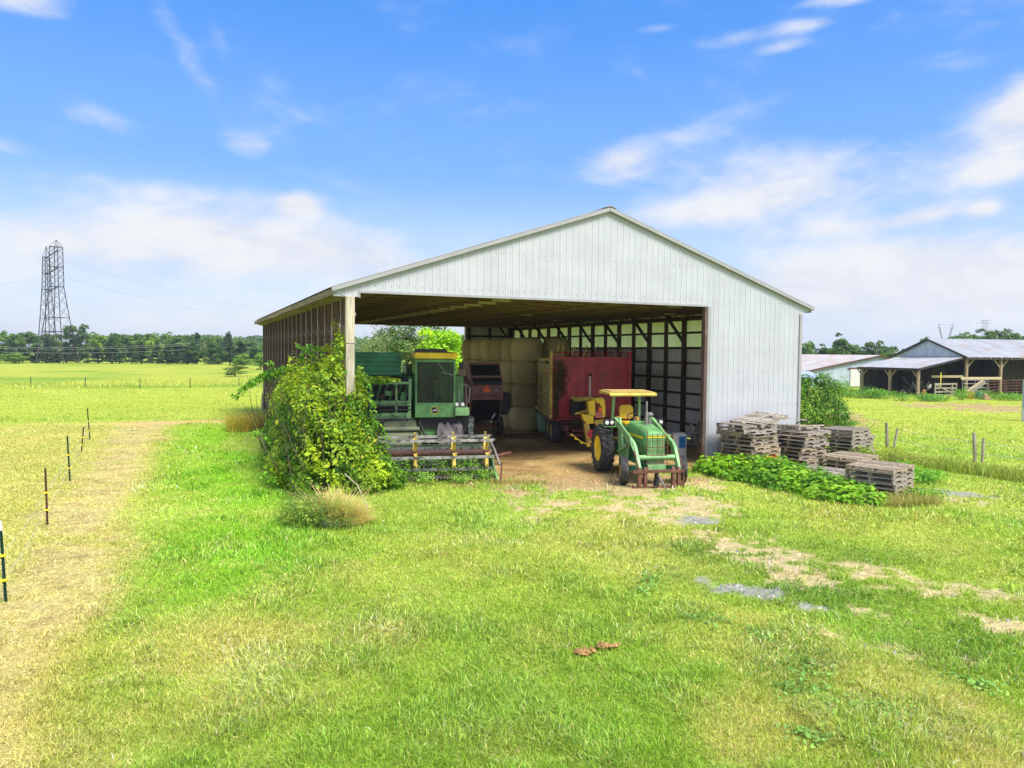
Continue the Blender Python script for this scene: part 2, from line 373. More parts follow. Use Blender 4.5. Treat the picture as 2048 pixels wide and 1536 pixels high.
CLOUDS = [(430,480,330,70,.95,-.12),(180,560,420,70,.75,0),(760,520,220,70,.7,-.25),(60,480,200,40,.45,0),
 (1960,560,430,110,1.15,0),(1650,560,260,70,.85,0),(1560,370,260,80,.74,.05),(1235,330,74,40,.85,0),(1370,430,240,34,.55,.1),(1420,250,170,26,.34,.25),
 (205,248,110,28,.47,-.22),(500,300,58,24,.42,0),(370,110,170,30,.33,-.98),(440,90,130,22,.22,-1.15),(40,12,110,34,.95,0),(20,305,60,16,.45,-.1),
 (1460,84,90,16,.50,.05),(1300,68,46,10,.5,0),(1590,60,56,12,.62,0),(1550,102,70,12,.5,.05),(1680,8,70,12,.6,0),(1600,15,60,10,.3,.2),(1880,130,110,26,.35,0),
 (2000,270,120,80,.85,.4),(2040,190,80,40,.8,.3),(1970,340,70,22,.75,.1),(1955,412,36,14,.85,.15),(1850,420,60,14,.6,.15),(600,416,46,22,.9,-.1),(1700,450,180,16,.45,.05),(400,400,200,20,.3,0)]
for c in CLOUDS:
    b = blob(*c); tot = b if tot is None else MT('ADD', tot, b)
def SS(v, lo, hi):
    n = N(nt, 'ShaderNodeMapRange'); n.interpolation_type = 'SMOOTHSTEP'; n.inputs['From Min'].default_value = lo; n.inputs['From Max'].default_value = hi
    nt.links.new(v, n.inputs['Value']); return n.outputs['Result']
cl = MT('MULTIPLY', SS(MT('ADD', MT('MULTIPLY', tot, .72), MT('MULTIPLY', MT('SUBTRACT', fb, .5), 1.25)), .03, .82), SS(tot, .0, .3))
veil = MT('MULTIPLY', MT('MULTIPLY', SS(fb, .44, .80), SS(nA.outputs['Fac'], .42, .74)), .42)
hz = MT('SUBTRACT', 1.0, SS(el, 0.0, .24))   # thin high haze near the horizon
hz2 = MT('MULTIPLY', hz, MT('ADD', .50, MT('MULTIPLY', fb, .75)))
# added cloud cover in the unseen half of the sky, brightened below as fill
beh_fill = MT('MULTIPLY', SS(fb, .42, .62), SS(MT('ABSOLUTE', az), .75, 1.3)); beh_fill = MT('MULTIPLY', beh_fill, .8)
crs = N(nt, 'ShaderNodeValToRGB'); crs.color_ramp.interpolation = 'EASE'; nt.links.new(MT('DIVIDE', el, 1.5), crs.inputs[0])
for i_, (p_, c_) in enumerate(((0, (1.45, 1.80, 2.45)), (.085, (1.05, 1.58, 2.5)), (.17, (.52, 1.18, 2.55)), (.30, (.21, .88, 2.5)), (1, (.14, .6, 2.0)))):
    e_ = crs.color_ramp.elements[i_] if i_ < 2 else crs.color_ramp.elements.new(p_)
    e_.position = p_; e_.color = (*c_, 1)
blue = mix(nt, 1.0, mix(nt, .78, hs.outputs['Color'], crs.outputs['Color']), (.84, .84, .84), 'MULTIPLY')
cov = MT('MINIMUM', MT('MAXIMUM', MT('MAXIMUM', MT('MAXIMUM', cl, veil), beh_fill), MT('MULTIPLY', hz2, .85)), 1.0)
shade = mix(nt, SS(fb, .32, .62), CLOUD_LO, CLOUD_HI)
shade = mix(nt, SS(MT('ABSOLUTE', az), .8, 1.4), shade, (5.6, 5.5, 5.4))   # unseen bright cloud added behind the camera to light the shed interior
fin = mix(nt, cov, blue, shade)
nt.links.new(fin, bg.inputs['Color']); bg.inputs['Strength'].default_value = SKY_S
try: wd.cycles.sampling_method = 'MANUAL'; wd.cycles.sample_map_resolution = 1024
except Exception: pass
vs = scene.view_settings; vs.view_transform = 'Standard'; vs.look = 'None'; vs.gamma = 1; vs.exposure = EXPO
scene.display_settings.display_device = 'sRGB'
cy = scene.cycles; cy.use_denoising = True; cy.max_bounces = 8; cy.diffuse_bounces = 4; cy.glossy_bounces = 3; cy.transmission_bounces = 4; cy.transparent_max_bounces = 8
cy.caustics_reflective = False; cy.caustics_refractive = False; cy.sample_clamp_indirect = 6
try: cy.denoiser = 'OPENIMAGEDENOISE'; cy.denoising_prefilter = 'ACCURATE'; cy.denoising_input_passes = 'RGB_ALBEDO_NORMAL'
except Exception: pass
cy.use_adaptive_sampling = True; cy.adaptive_threshold = .01

# ------------------------------------------------------------------ the ground
def ell(px, py, rx, ry):
    g = G(px, py); d = math.hypot(g.x, g.y); return g.x, g.y, rx*d/F, ry*d*d/(F*CAMH)
BARE = [(1190,960,240,30,1.0),(1030,985,60,22,.6),(1330,1015,150,36,.66),(1380,1003,55,16,.8),(1120,1010,150,26,.42),(1440,1075,130,34,.46),(1560,1115,120,30,.5),(1640,1160,140,24,.6),
        (1850,1160,150,26,.72),(1980,1245,80,14,.62),(1800,1225,120,26,.4),(1960,1330,60,12,.4),(1690,838,55,14,.8),(1920,1000,60,8,.5),(1960,815,140,7,.7),(1060,1040,120,30,.25),(1740,1290,140,26,.3)]
GRAV = [(1400,1038,50,9,1.0),(1490,1180,74,15,1.0),(1405,1160,18,7,1.0),(1620,1214,46,9,.9),(1590,1208,30,7,.8),(1900,985,70,6,.9),(1820,975,30,6,.5)]
DRYP = [(500,1280,170,70,.75),(420,1430,200,80,.55),(760,1265,80,30,.6),(1040,1300,90,40,.3),(1080,1275,90,36,.35),(1500,1290,220,80,.6),(1560,1420,200,90,.6),(1780,1400,200,100,.55),(1650,1330,90,30,.6),(1900,1420,120,50,.6),(1480,1480,140,50,.5),(1000,1490,250,70,.3),(1980,1500,120,80,.6),
        (700,1140,90,30,.35),(1480,1240,120,36,.55),(1500,960,100,20,.3),(1060,1120,70,30,.3),(1200,1060,220,50,.45),(560,1180,60,30,.3),(1700,940,180,30,.25)]
DARK = [(1490,1105,200,30,.7),(1650,1190,220,30,.8),(1620,1310,130,50,.55),(1880,1280,160,50,.6),(1380,1100,80,20,.7),(1750,1110,200,30,.5),(1300,1010,70,12,.4),(1600,1380,60,30,.5),(1160,985,60,16,.45),(1280,1060,40,14,.4),(660,1160,140,60,.25)]
def dens(lst, x, y):
    s = np.zeros_like(x)
    for (px, py, rx, ry, k) in lst:
        cx, cy_, a, b = ell(px, py, rx, ry); ang = math.atan2(cx, cy_); c, sn = math.cos(ang), math.sin(ang)
        dx, dy = x-cx, y-cy_; u = dx*c - dy*sn; v = dx*sn + dy*c
        s = np.maximum(s, k*np.exp(-np.minimum((u/a)**2 + (v/b)**2, 40)))
    return s
def masks(x, y):
    dx, dy = x-OX, y-OY; bx = CY*dx + SY*dy; by = -SY*dx + CY*dy
    n1 = fbm(x*.35, y*.35, 3); n2 = fbm(x*1.4, y*1.4, 5); n3 = fbm(x*4.5, y*4.5, 9, 3); n4 = fbm(x*.11, y*.11, 21); n5 = fbm(x*9, y*9, 13, 2)
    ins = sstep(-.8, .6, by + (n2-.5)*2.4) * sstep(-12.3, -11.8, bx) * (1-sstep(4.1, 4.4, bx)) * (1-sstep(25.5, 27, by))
    jig = (n2-.5)*1.1 + (n3-.5)*.9
    db = dens(BARE, x, y); bare = sstep(.30, .50, db + ((n2-.5)*1.5 + (n3-.5)*1.5 + (n5-.5)*.7)*np.minimum(db*2.2, 1)*.75)
    dg = dens(GRAV, x, y); grav = sstep(.40, .58, dg + ((n2-.5)*1.0 + (n3-.5)*1.3 + (n5-.5)*.9)*np.minimum(dg*2, 1)*.7)
    rut = np.exp(-((by-21.5-(n2-.5)*1.2)/.75)**2) * sstep(-21, -18.5, bx) * (1-sstep(-13.2, -12.4, bx))
    left = 1 - sstep(-17.9, -16.9, bx + (n1-.5)*1.6 + (n2-.5)*.9)
    left = left * (1-sstep(21, 24, by)); 
    straw = left * sstep(-19.9, -18.7, bx + (n2-.5)*1.4) * sstep(.36, .62, n2*.5 + n3*.35 + n5*.15 + .09*sstep(-17.4, -18.2, bx) + .05*sstep(12, 18, by))
    dry = np.clip(dens(DRYP, x, y)*1.2 + (n1-.47)*1.2 + (n2-.5)*.8, 0, 1)
    dark = np.clip(dens(DARK, x, y)*1.5 + (n2-.5)*1.1 - .14, 0, 1)
    lush = np.exp(-((bx+15.3+(n1-.5)*1.5)/1.6)**2) * sstep(-16, -6, by) * (1-sstep(17, 22, by))
    lush = np.maximum(lush, .45*np.clip((n4-.5)*4 + (n1-.5)*2, 0, 1)*(by < 0)*(bx > -16))
    return dict(bx=bx, by=by, ins=ins, bare=bare, grav=grav, rut=rut, left=left, straw=straw, dry=dry, dark=dark, lush=lush, n1=n1, n2=n2, n3=n3, n4=n4, n5=n5)
def lerp(a, b, t): return a*(1-t[:, None]) + np.asarray(b)*t[:, None]
GK = GRASS_K
def ground_colour(x, y, m):
    n = len(x); far = sstep(26, 60, np.hypot(x, y)); by = m['by']; hayf = sstep(58.6, 59.6, by + (m['n2']-.5)*.8)*(1-sstep(8, 14, m['bx']))
    g = np.tile(np.array((.265, .375, .048)), (n, 1))
    g = lerp(g, (.345, .41, .062), np.clip(m['n1']*1.6-.35, 0, 1))
    g = lerp(g, (.18, .39, .012), m['lush']*.85)
    g = lerp(g, (.47, .42, .11), np.clip(m['dry']*.72, 0, 1))
    g = lerp(g, (.125, .225, .022), np.clip(m['dark'], 0, 1)*.8)
    # beyond the shed: yellow-green mown field, then pale standing hay
    g = lerp(g, (.36, .40, .042), far*(.45+.4*m['n4']))
    g = lerp(g, np.array((.36, .38, .05)), hayf*(.35+.5*m['n1']))
    g = lerp(g, (.13, .25, .02), hayf*np.clip((m['n4']-.48)*4 + (m['n1']-.5), 0, 1)*.7)
    g = lerp(g, np.array((.43, .385, .10)), m['left']*np.clip(.62+.5*(m['n1']-.3), 0, 1))
    g = lerp(g, (.51, .40, .185), m['straw']*(.42+.5*m['n2']).clip(0, 1)); g = lerp(g, (.27, .19, .08), m['straw']*np.clip((m['n3']*.5+m['n5']*.5-.55)*9, 0, 1)*.75)
    g = lerp(g, (.56, .38, .16), np.clip(m['rut']*(.7+m['n3']), 0, 1))
    g = lerp(g, np.array((.49, .385, .225)), m['bare']*(.75+.25*m['n2'])); g = lerp(g, (.37, .24, .12), m['bare']*sstep(-4.2, -1.2, by + (m['n2']-.5)*2.5)*.85)
    g = lerp(g, np.array((.27, .26, .25)), m['grav']*(.75+.25*m['n5']))
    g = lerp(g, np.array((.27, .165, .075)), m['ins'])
    g = lerp(g, (.44, .30, .13), m['ins']*sstep(.50, .68, m['n1']*.55 + m['n2']*.45 + .16*(by < 4)))  # floor coloured lighter near the opening, as daylight falling in
    return g
def zground(x, y):
    d = np.hypot(x, y); k = 1-sstep(45, 90, d)
    return ((fbm(x*.5, y*.5, 31, 3)-.5)*.07 + (fbm(x*2.2, y*2.2, 33, 3)-.5)*.035)*k - .02
nG = 760
s = np.linspace(-1, 1, nG); ax = 11*np.sinh(s*math.asinh(2600/11)); gx, gy = np.meshgrid(ax + 1, ax + 15); gx, gy = gx.ravel(), gy.ravel()
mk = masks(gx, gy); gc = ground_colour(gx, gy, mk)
gz = zground(gx, gy)
ii = (np.arange(nG-1)[:, None]*nG + np.arange(nG-1)[None, :]).ravel()
gq = np.stack([ii, ii+1, ii+1+nG, ii+nG], 1)
def groundmat():
    m, nt, bs = nodes('ground_soil_and_turf'); a = N(nt, 'ShaderNodeAttribute'); a.attribute_name = 'Col'
    tc = N(nt, 'ShaderNodeTexCoord').outputs['Object']
    n1 = noise(nt, tc, 9, 6, .7); n2 = noise(nt, tc, 45, 4, .7); n3 = noise(nt, mapv(nt, tc, (.25, 1.0, 1)), .55, 5, .65)
    k = mix(nt, ramp(nt, n1, .3, .72), (.62,.64,.6), (1.18,1.16,1.15))
    c = mix(nt, 1.0, a.outputs['Color'], k, 'MULTIPLY')
    c = mix(nt, 1.0, c, mix(nt, ramp(nt, n2, .32, .68), (.72,.74,.7), (1.18,1.16,1.12)), 'MULTIPLY')
    c = mix(nt, 1.0, c, mix(nt, ramp(nt, n3, .32, .7), (.84,.88,.84), (1.1,1.08,1.08)), 'MULTIPLY')
    nt.links.new(c, bs.inputs['Base Color']); bs.inputs['Roughness'].default_value = .95; bs.inputs['Specular IOR Level'].default_value = .1
    bump(nt, bs, n2, .5, .03); return m
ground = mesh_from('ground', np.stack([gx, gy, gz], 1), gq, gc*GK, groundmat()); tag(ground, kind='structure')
ground.data.polygons.foreach_set('use_smooth', [True]*len(ground.data.polygons))
del gx, gy, gz, gc, gq, mk

# ------------------------------------------------------------------ grass: single blades, thinning with distance
def grass(n=GRASS_N):
    r = np.random.default_rng(5)
    inv = r.uniform(1/95., 1/5.6, n); d = 1/inv; a = R(1)*r.uniform(-43, 43, n)
    x, y = d*np.sin(a), d*np.cos(a)
    m = masks(x, y); bx, by = m['bx'], m['by']
    tall = np.clip((fbm(x*1.1, y*1.1, 41)-.46)*5, 0, 1)*(1-.8*m['left'])
    clump = sstep(.46, .70, fbm(x*2.6, y*2.6, 43, 3))
    keep = r.random(n) < (1-.90*m['bare'])*(1-.97*m['grav'])*(1-.55*m['straw']*(.4+m['n2']))*(1-.75*m['rut'])
    ins = (bx > -11.9) & (bx < 4.2) & (by > .4) & (by < 26)
    straws = ins & (r.random(n) < .16)
    keep = (keep & ~ins) | straws
    keep &= ~((bx > -.2) & (bx < 5) & (by > -.1) & (by < 27))
    x, y, d = x[keep], y[keep], d[keep]; m = {k: v[keep] for k, v in m.items()}; tall, clump, straws = tall[keep], clump[keep], straws[keep]; n = len(x)
    c = ground_colour(x, y, m)*GK
    dryb = r.random(n) < (.10 + .45*m['dry'] + .5*m['straw'] + .35*m['left'])
    c[dryb] = np.array((.54, .46, .18))*GK*(.75+.5*r.random((dryb.sum(), 1)))
    br = r.normal(1.12, 1.0, n); br = 1.12 + (br-1.12)*(.20 - .10*sstep(18, 45, d)); br = br.clip(.55, 1.7)[:, None]; c = c*br*(1+r.normal(0, .05, (n, 3)))
    bl = (r.random(n) < .30*tall)[:, None]; c = np.where(bl, c*np.array((1.05, 1.12, 1.9)), c)
    px = d/736.0
    w = np.maximum(.0038, px*r.uniform(.5, .95, n)*(1-.45*sstep(30, 60, d)))*(1+.5*tall)
    h = (.035 + .035*r.random(n) + .12*tall*r.random(n) + .03*clump)*(1-.45*m['dark'])*(1-.35*m['straw'])*(1-.6*straws) + .6*px*r.random(n)
    far = sstep(58.6, 60, m['by'])*(1-sstep(8, 14, m['bx'])); h = h + far*.45*r.random(n)
    lean = np.abs(r.normal(.75, .4, n)) + .9*dryb*r.random(n) + 1.1*straws
    th = r.uniform(0, 2*math.pi, n) ; comb = fbm(x*.6, y*.6, 47)*9; th = np.where(r.random(n) < .45, comb + r.normal(0, .5, n), th)
    dx, dy = np.cos(th)*np.sin(np.minimum(lean, 1.5)), np.sin(th)*np.sin(np.minimum(lean, 1.5)); dz = np.cos(np.minimum(lean, 1.5))
    z0 = zground(x, y) - .004
    f2 = r.uniform(0, 2*math.pi, n); sxx, syy = np.cos(f2)*w/2, np.sin(f2)*w/2
    P0 = np.stack([x-sxx, y-syy, z0], 1); P1 = np.stack([x+sxx, y+syy, z0], 1)
    L = h*r.uniform(.9, 1.3, n)
    mx_, my_, mz_ = x+dx*L*.42, y+dy*L*.42, z0+np.maximum(dz*L*.62, .012)
    P2 = np.stack([mx_+sxx*.8, my_+syy*.8, mz_], 1); P3 = np.stack([mx_-sxx*.8, my_-syy*.8, mz_], 1)
    P4 = np.stack([x+dx*L*1.05, y+dy*L*1.05, z0+np.maximum(dz*L*.86, .01)], 1)
    V = np.stack([P0, P1, P2, P3, P4], 1).reshape(-1, 3); k = np.arange(n)*5
    q = np.stack([k, k+1, k+2, k+3], 1); t = np.stack([k+3, k+2, k+4], 1)
    o = mesh_from('grass', V, q, np.repeat(np.clip(c, .004, .85), 5, 0), M['grassm'], None, t)
    tag(o, 'short mown grass and dry straw blades covering the farmyard', 'grass', kind='stuff')
grass()
# ------------------------------------------------------------------ the open machine shed
WL, WR, ZO, ZE, OV, ZR, ZB, DEP = -12.2, 4.22, 5.438, 5.55, .47, 8.43, 5.27, 26.3
XM = (WL+WR)/2; SL = (ZR-ZE)/(WR+OV-XM)
def zroof(x): return ZR - SL*abs(x-XM)
shed = empty('machine_shed', W(0, 0), YAW, 'large open fronted pole shed with white ribbed metal gable and dark wood interior', 'shed')
RIB = [(0, 0), (.012, .012), (.036, .012), (.048, 0), (.105, 0), (.11, .004), (.125, .004), (.13, 0), (.175, 0), (.18, .004), (.195, .004), (.2, 0)]
def ribbed(mb, x0, x1, zb, zt, P, pitch=.2286, sgn=1, mi=0, rib=RIB, seg=None):
    """ribbed sheet: P(x, off, z) places a point; zb/zt give bottom and top along x"""
    xs = [(x0, 0)]
    i = math.floor(x0/pitch)
    while i*pitch < x1:
        for dx, o in rib:
            x = i*pitch + dx
            if x0+1e-4 < x < x1-1e-4: xs.append((x, o))
        i += 1
    xs.append((x1, 0)); vs, fs = [], []
    for x, o in xs:
        vs.append(P(x, o*sgn, zb(x))); vs.append(P(x, o*sgn, zt(x)))
    for k in range(len(xs)-1): fs.append((2*k, 2*k+2, 2*k+3, 2*k+1))
    mb.add(vs, fs, mi)
front = lambda x, o, z: (x, -o, z)
zt = lambda x: zroof(x) - .10
g = MB()
ribbed(g, WL-OV+.02, WL+.27, lambda x: min(5.29, 5.29 + max(0, (WL-.02-x))*.30) if x < WL else 5.29, zt, front)
ribbed(g, WL+.27, 0, lambda x: ZO, zt, front)
ribbed(g, 0, WR, lambda x: .03, zt, front)
ribbed(g, WR, WR+OV-.02, lambda x: 5.29 + (x-WR)*.30, zt, front)
t = MB()                                     # the corner, jamb and header trims stand proud of the sheet
t.b2(-.02, .11, -.045, .0, .03, ZO-.02); t.b2(WR-.10, WR+.012, -.05, .0, .03, 5.27)
t.b2(WL+.27, -.02, -.042, .0, ZO-.035, ZO+.03); t.b2(WL+.25, WL+.285, -.044, .0, 5.27, ZO+.03)
t.build('trim', M['trim'], shed)
for zz in (5.62, 6.75, 4.4, 3.2, 2.0, .9):
    x = WL + .4
    while x < WR:
        if (zz < zroof(x)-.2) and (x > .15 or zz > ZO): g.box((x+.085, -.004, zz + .01*math.sin(x*9)), (.022, .012, .022), None, 1)
        x += .2286
g.build('front_gable', [M['white'], M['greysteel']], shed)
# roof: two ribbed slopes, rake trims and ridge cap
rf = MB()
def slope(sg):
    def P(y, o, z):                          # z runs down the slope as distance from the ridge
        x = XM + sg*z; return (x, y, zroof(x) + o)
    return P
for sg in (-1, 1): ribbed(rf, -.12, DEP+.35, lambda y: .0, lambda y: WR+OV-XM+.03, slope(sg))
roof = rf.build('roof', M['roofmetal'], shed)
rc = MB()
for sg in (-1, 1):
    a = Vector((XM, -.09, ZR-.07)); b = Vector((XM+sg*(WR+OV-XM+.03), -.09, zroof(WR+OV+.03)-.07)); rc.bar(a, b, .08, .11)
rc.build('rake_trim', M['trim'], shed)
cap = MB(); cap.prism([(XM-.22, zroof(XM-.22)+.035), (XM, ZR+.05), (XM+.22, zroof(XM+.22)+.035), (XM, ZR+.02)], -.14, DEP+.36, 'Y'); cap.build('ridge_cap', M['trim'], shed)
fa = MB()
for k in range(6):
    y0 = -.02 + k*4.43; dz = rnd.uniform(-.02, .02); fa.b2(WL-OV-.02, WL-OV+.02, y0, y0+4.42, ZE-.22+dz, ZE-.045+dz*.4)
fa.build('fascia', M['mosswood'], shed)
so_ = MB()
for k in range(6): so_.prism([(WL-OV+.03, ZE-.19), (WL-.03, ZB-.02), (WL-.03, ZB+.02), (WL-OV+.03, ZE-.15)], k*4.43, k*4.43+4.425, 'Y')
so_.build('soffit', M['mosswood'], shed)
fr = MB(); fr.b2(WR+OV-.03, WR+OV+.01, 0, DEP, ZE-.2, ZE-.04); fr.build('fascia', M['trim'], shed)
# left side: studs on edge, so that seen along the wall they close up
PITCHY = 1.365
for k in range(19):
    y = .78 + k*PITCHY; h = ZB + .1
    s_ = MB(); s_.b2(-.10, .105, -.03, .03, 0, h, 0); s_.b2(-.113, -.10, -.055, .05, 0, h, 1)  # pale outer strip paints in the lit edge of the stud
    o = s_.build('stud', [M['oldwood'], M['greywood']], shed, loc=(WL, y, -.02)); o.rotation_euler = (R(rnd.uniform(-.25, .25)), 0, R(rnd.uniform(-2, 2)))
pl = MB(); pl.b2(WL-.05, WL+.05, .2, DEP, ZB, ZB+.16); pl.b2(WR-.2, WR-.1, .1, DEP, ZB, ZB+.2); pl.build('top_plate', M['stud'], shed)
sk = MB(); sk.b2(WL-.14, WL-.105, .4, DEP, .0, .28); sk.build('skirt_board', M['oldwood'], shed)
cp = MB(); cp.b2(WL-.115, WL+.115, -.1, .1, 0, 3.98); cp.b2(WL-.115, WL+.118, -.098, .1, 4.0, 5.29)
post = cp.build('corner_post', M['postwood'], shed, bevel=.008)
for z in (4.0, 4.76): nb = MB(); nb.b2(WL+.12, WL+.17, -.02, .04, z, z+.1); nb.build('bracket', M['greysteel'], post)
jp = MB(); jp.b2(-.13, -.025, -.03, .14, 0, ZO-.04); jp.build('door_jamb', M['oldwood'], shed, bevel=.006)
hd = MB(); hd.b2(WL+.3, -.14, .02, .12, ZO-.02, ZO+.25); hd.build('header_beam', M['truss'], shed)
# trusses
for k in range(19):
    y = .78 + k*PITCHY; t_ = MB(); zc = ZO + .12
    t_.b2(WL+.12, WR-.22, -.025, .025, zc-.10, zc+.10)
    for sg in (-1, 1):
        e = WR+OV-.1-XM; t_.bar((XM+sg*.02, 0, zroof(XM)-.22), (XM+sg*e, 0, zroof(XM+e)-.16), .05, .15)
        for f0, f1 in ((.25, .36), (.5, .36), (.5, .68), (.75, .68)):
            xa, xb = XM+sg*e*(1-f0), XM+sg*e*(1-f1); t_.bar((xa, 0, zc+.05), (xb, 0, zroof(xb)-.25), .045, .09)
    o = t_.build('truss', M['truss'], shed, loc=(0, y, 0)); o['label'] = 'dark roof truss spanning the shed'
    gp = MB(); gx0 = -6.8 + rnd.uniform(-.06, .06); gp.b2(gx0-.33, gx0+.33, -.045, -.026, zc-.095, zc+.07)
    gp.build('gusset', M['gusset'], o)
    if k % 3 == 1:
        x0 = rnd.uniform(-3, 3); p2 = MB(); p2.b2(x0-.3, x0+.3, -.04, -.026, zc-.08, zc+.02); p2.build('gusset', M['gusset'], o)
# right wall: studs, girts, braces and the outer sheet with a translucent strip under the eave
rw = MB(); side = lambda y, o, z: (WR+o, y, z)
ribbed(rw, .0, DEP, lambda y: .03, lambda y: 4.1, side); rw.build('side_wall', M['inner'], shed)
sk2 = MB(); ribbed(sk2, .0, DEP, lambda y: 4.06, lambda y: zroof(WR)-.01, lambda y, o, z: (WR+.006+o, y, z)); sk2.build('skylight_strip', M['skylight'], shed)
for k in range(19):
    y = 1.25 + k*PITCHY; main = (k % 2 == 0); w_ = .15 if main else .07
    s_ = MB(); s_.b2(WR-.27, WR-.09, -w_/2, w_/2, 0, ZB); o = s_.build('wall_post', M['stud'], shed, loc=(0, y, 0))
    if main:
        b_ = MB(); b_.bar((WR-.25, 0, 4.35), (WR-1.2, 0, ZO+.08), .06, .14); b_.build('knee_brace', M['stud'], o)
for k in range(7):
    z = 4.735 - k*.679; off = 0 if k != 1 else -.2
    s_ = MB()
    for q in range(5): s_.b2(WR-.085+off, WR-.035+off, .16+q*5.2, .16+q*5.2+5.19, z-.05, z+.05)
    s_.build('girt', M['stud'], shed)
# rear end: opening on the left, closed bay on the right
bw = MB(); rear = lambda x, o, z: (x, 26.25+o, z)
ribbed(bw, .75, WR-.02, lambda x: .03, lambda x: zroof(x)-.12, rear); ribbed(bw, WL-.1, .75, lambda x: 5.5, lambda x: zroof(x)-.12, rear)
bw.build('rear_wall', M['galv'], shed)
bt = MB(); bt.b2(.66, .76, 26.12, 26.3, 0, 5.5); bt.build('rear_jamb', M['whitepaint'], shed)
bg_ = MB()
for k in range(7): bg_.b2(.78, WR-.1, 26.14, 26.2, .7+k*.68, .84+k*.68)
for x in (.9, 2.4, 3.9): bg_.b2(x-.08, x+.08, 25.95, 26.13, 0, ZO)
bg_.b2(WL, .7, 26.1, 26.2, 5.46, 5.62)
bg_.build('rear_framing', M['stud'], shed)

# ------------------------------------------------------------------ round hay bales
HB, RB = 1.14, .675
def bale_mesh(seed):
    r = random.Random(seed); mb = MB(); n = 30; prof = [(0.02, 0), (RB-.15, .0), (RB-.07, .05), (RB-.02, .2), (RB+.02, .55), (RB, .88), (RB-.07, 1.07), (RB-.19, HB), (.02, HB+.01)]
    mb.lathe(prof, n=n)
    k = n
    mb.v = [(x*(1+.025*math.sin(3*math.atan2(y, x)+seed)+r.uniform(-.012, .012)), y*(1+.025*math.sin(2*math.atan2(y, x)+seed*2)+r.uniform(-.012, .012)), z + (r.uniform(-.015, .015) if .1 < z < 1.05 else 0)) for x, y, z in mb.v]
    return mb
LV = ['bottom', 'second', 'third', 'top']; RW = ['front', 'second', 'third', 'fourth', 'fifth', 'rearmost']
protos = [bale_mesh(s).build('round_bale', M['hay'], None, True) for s in range(4)]; used = set()
def place_bale(x, y, lv, label, sc=1.0):
    i = rnd.randrange(4); p = protos[i]
    if i in used: o = p.copy(); COL.objects.link(o)
    else: o = p; used.add(i)
    o.location = W(x + rnd.uniform(-.10, .10), y + rnd.uniform(-.05, .05), lv*HB*.985); o.rotation_euler = (R(rnd.uniform(-1.2, 1.2)), R(rnd.uniform(-1.2, 1.2)), rnd.uniform(0, 6)); o.scale = (sc, sc, 1)
    tag(o, label, 'hay bale', 'round hay bales stacked in the shed')
for k in range(6):
    for lv in range(4):
        if lv < 2 and k > 2: continue
        big = lv == 3 and k == 0
        place_bale(-1.2 - .02*k + (.12 if big else 0), 12.25 + 1.44*k, lv, f'round hay bale, {LV[lv]} level of the {RW[k]} column along the open side', 1.13 if big else 1.0)
for lv in range(4): place_bale(.42, 12.2, lv, f'round hay bale half hidden behind the red wagon, {LV[lv]} level of the second row')
for o in protos:
    if protos.index(o) not in used: bpy.data.objects.remove(o)
for lv, lab in ((0, 'round bale in green plastic wrap on the floor behind the red wagon'), (1, 'middle bale of the green wrapped stack behind the red wagon'), (2, 'topmost green wrapped bale showing past the yellow wagon rack')):
    mb = bale_mesh(9+lv); o = mb.build('wrapped_bale', M['wrap'], None, True); o.location = (1.85 + .03*lv, 35.16, lv*1.12); o.scale = (.93, .93, 1)
    tag(o, lab, 'wrapped bale', 'green wrapped bales behind the wagon')
def local(root, px, py, d):
    p = AT(px, py, d) - root.location; c, s = math.cos(root.rotation_euler.z), math.sin(root.rotation_euler.z)
    return Vector((c*p.x + s*p.y, -s*p.x + c*p.y, p.z))
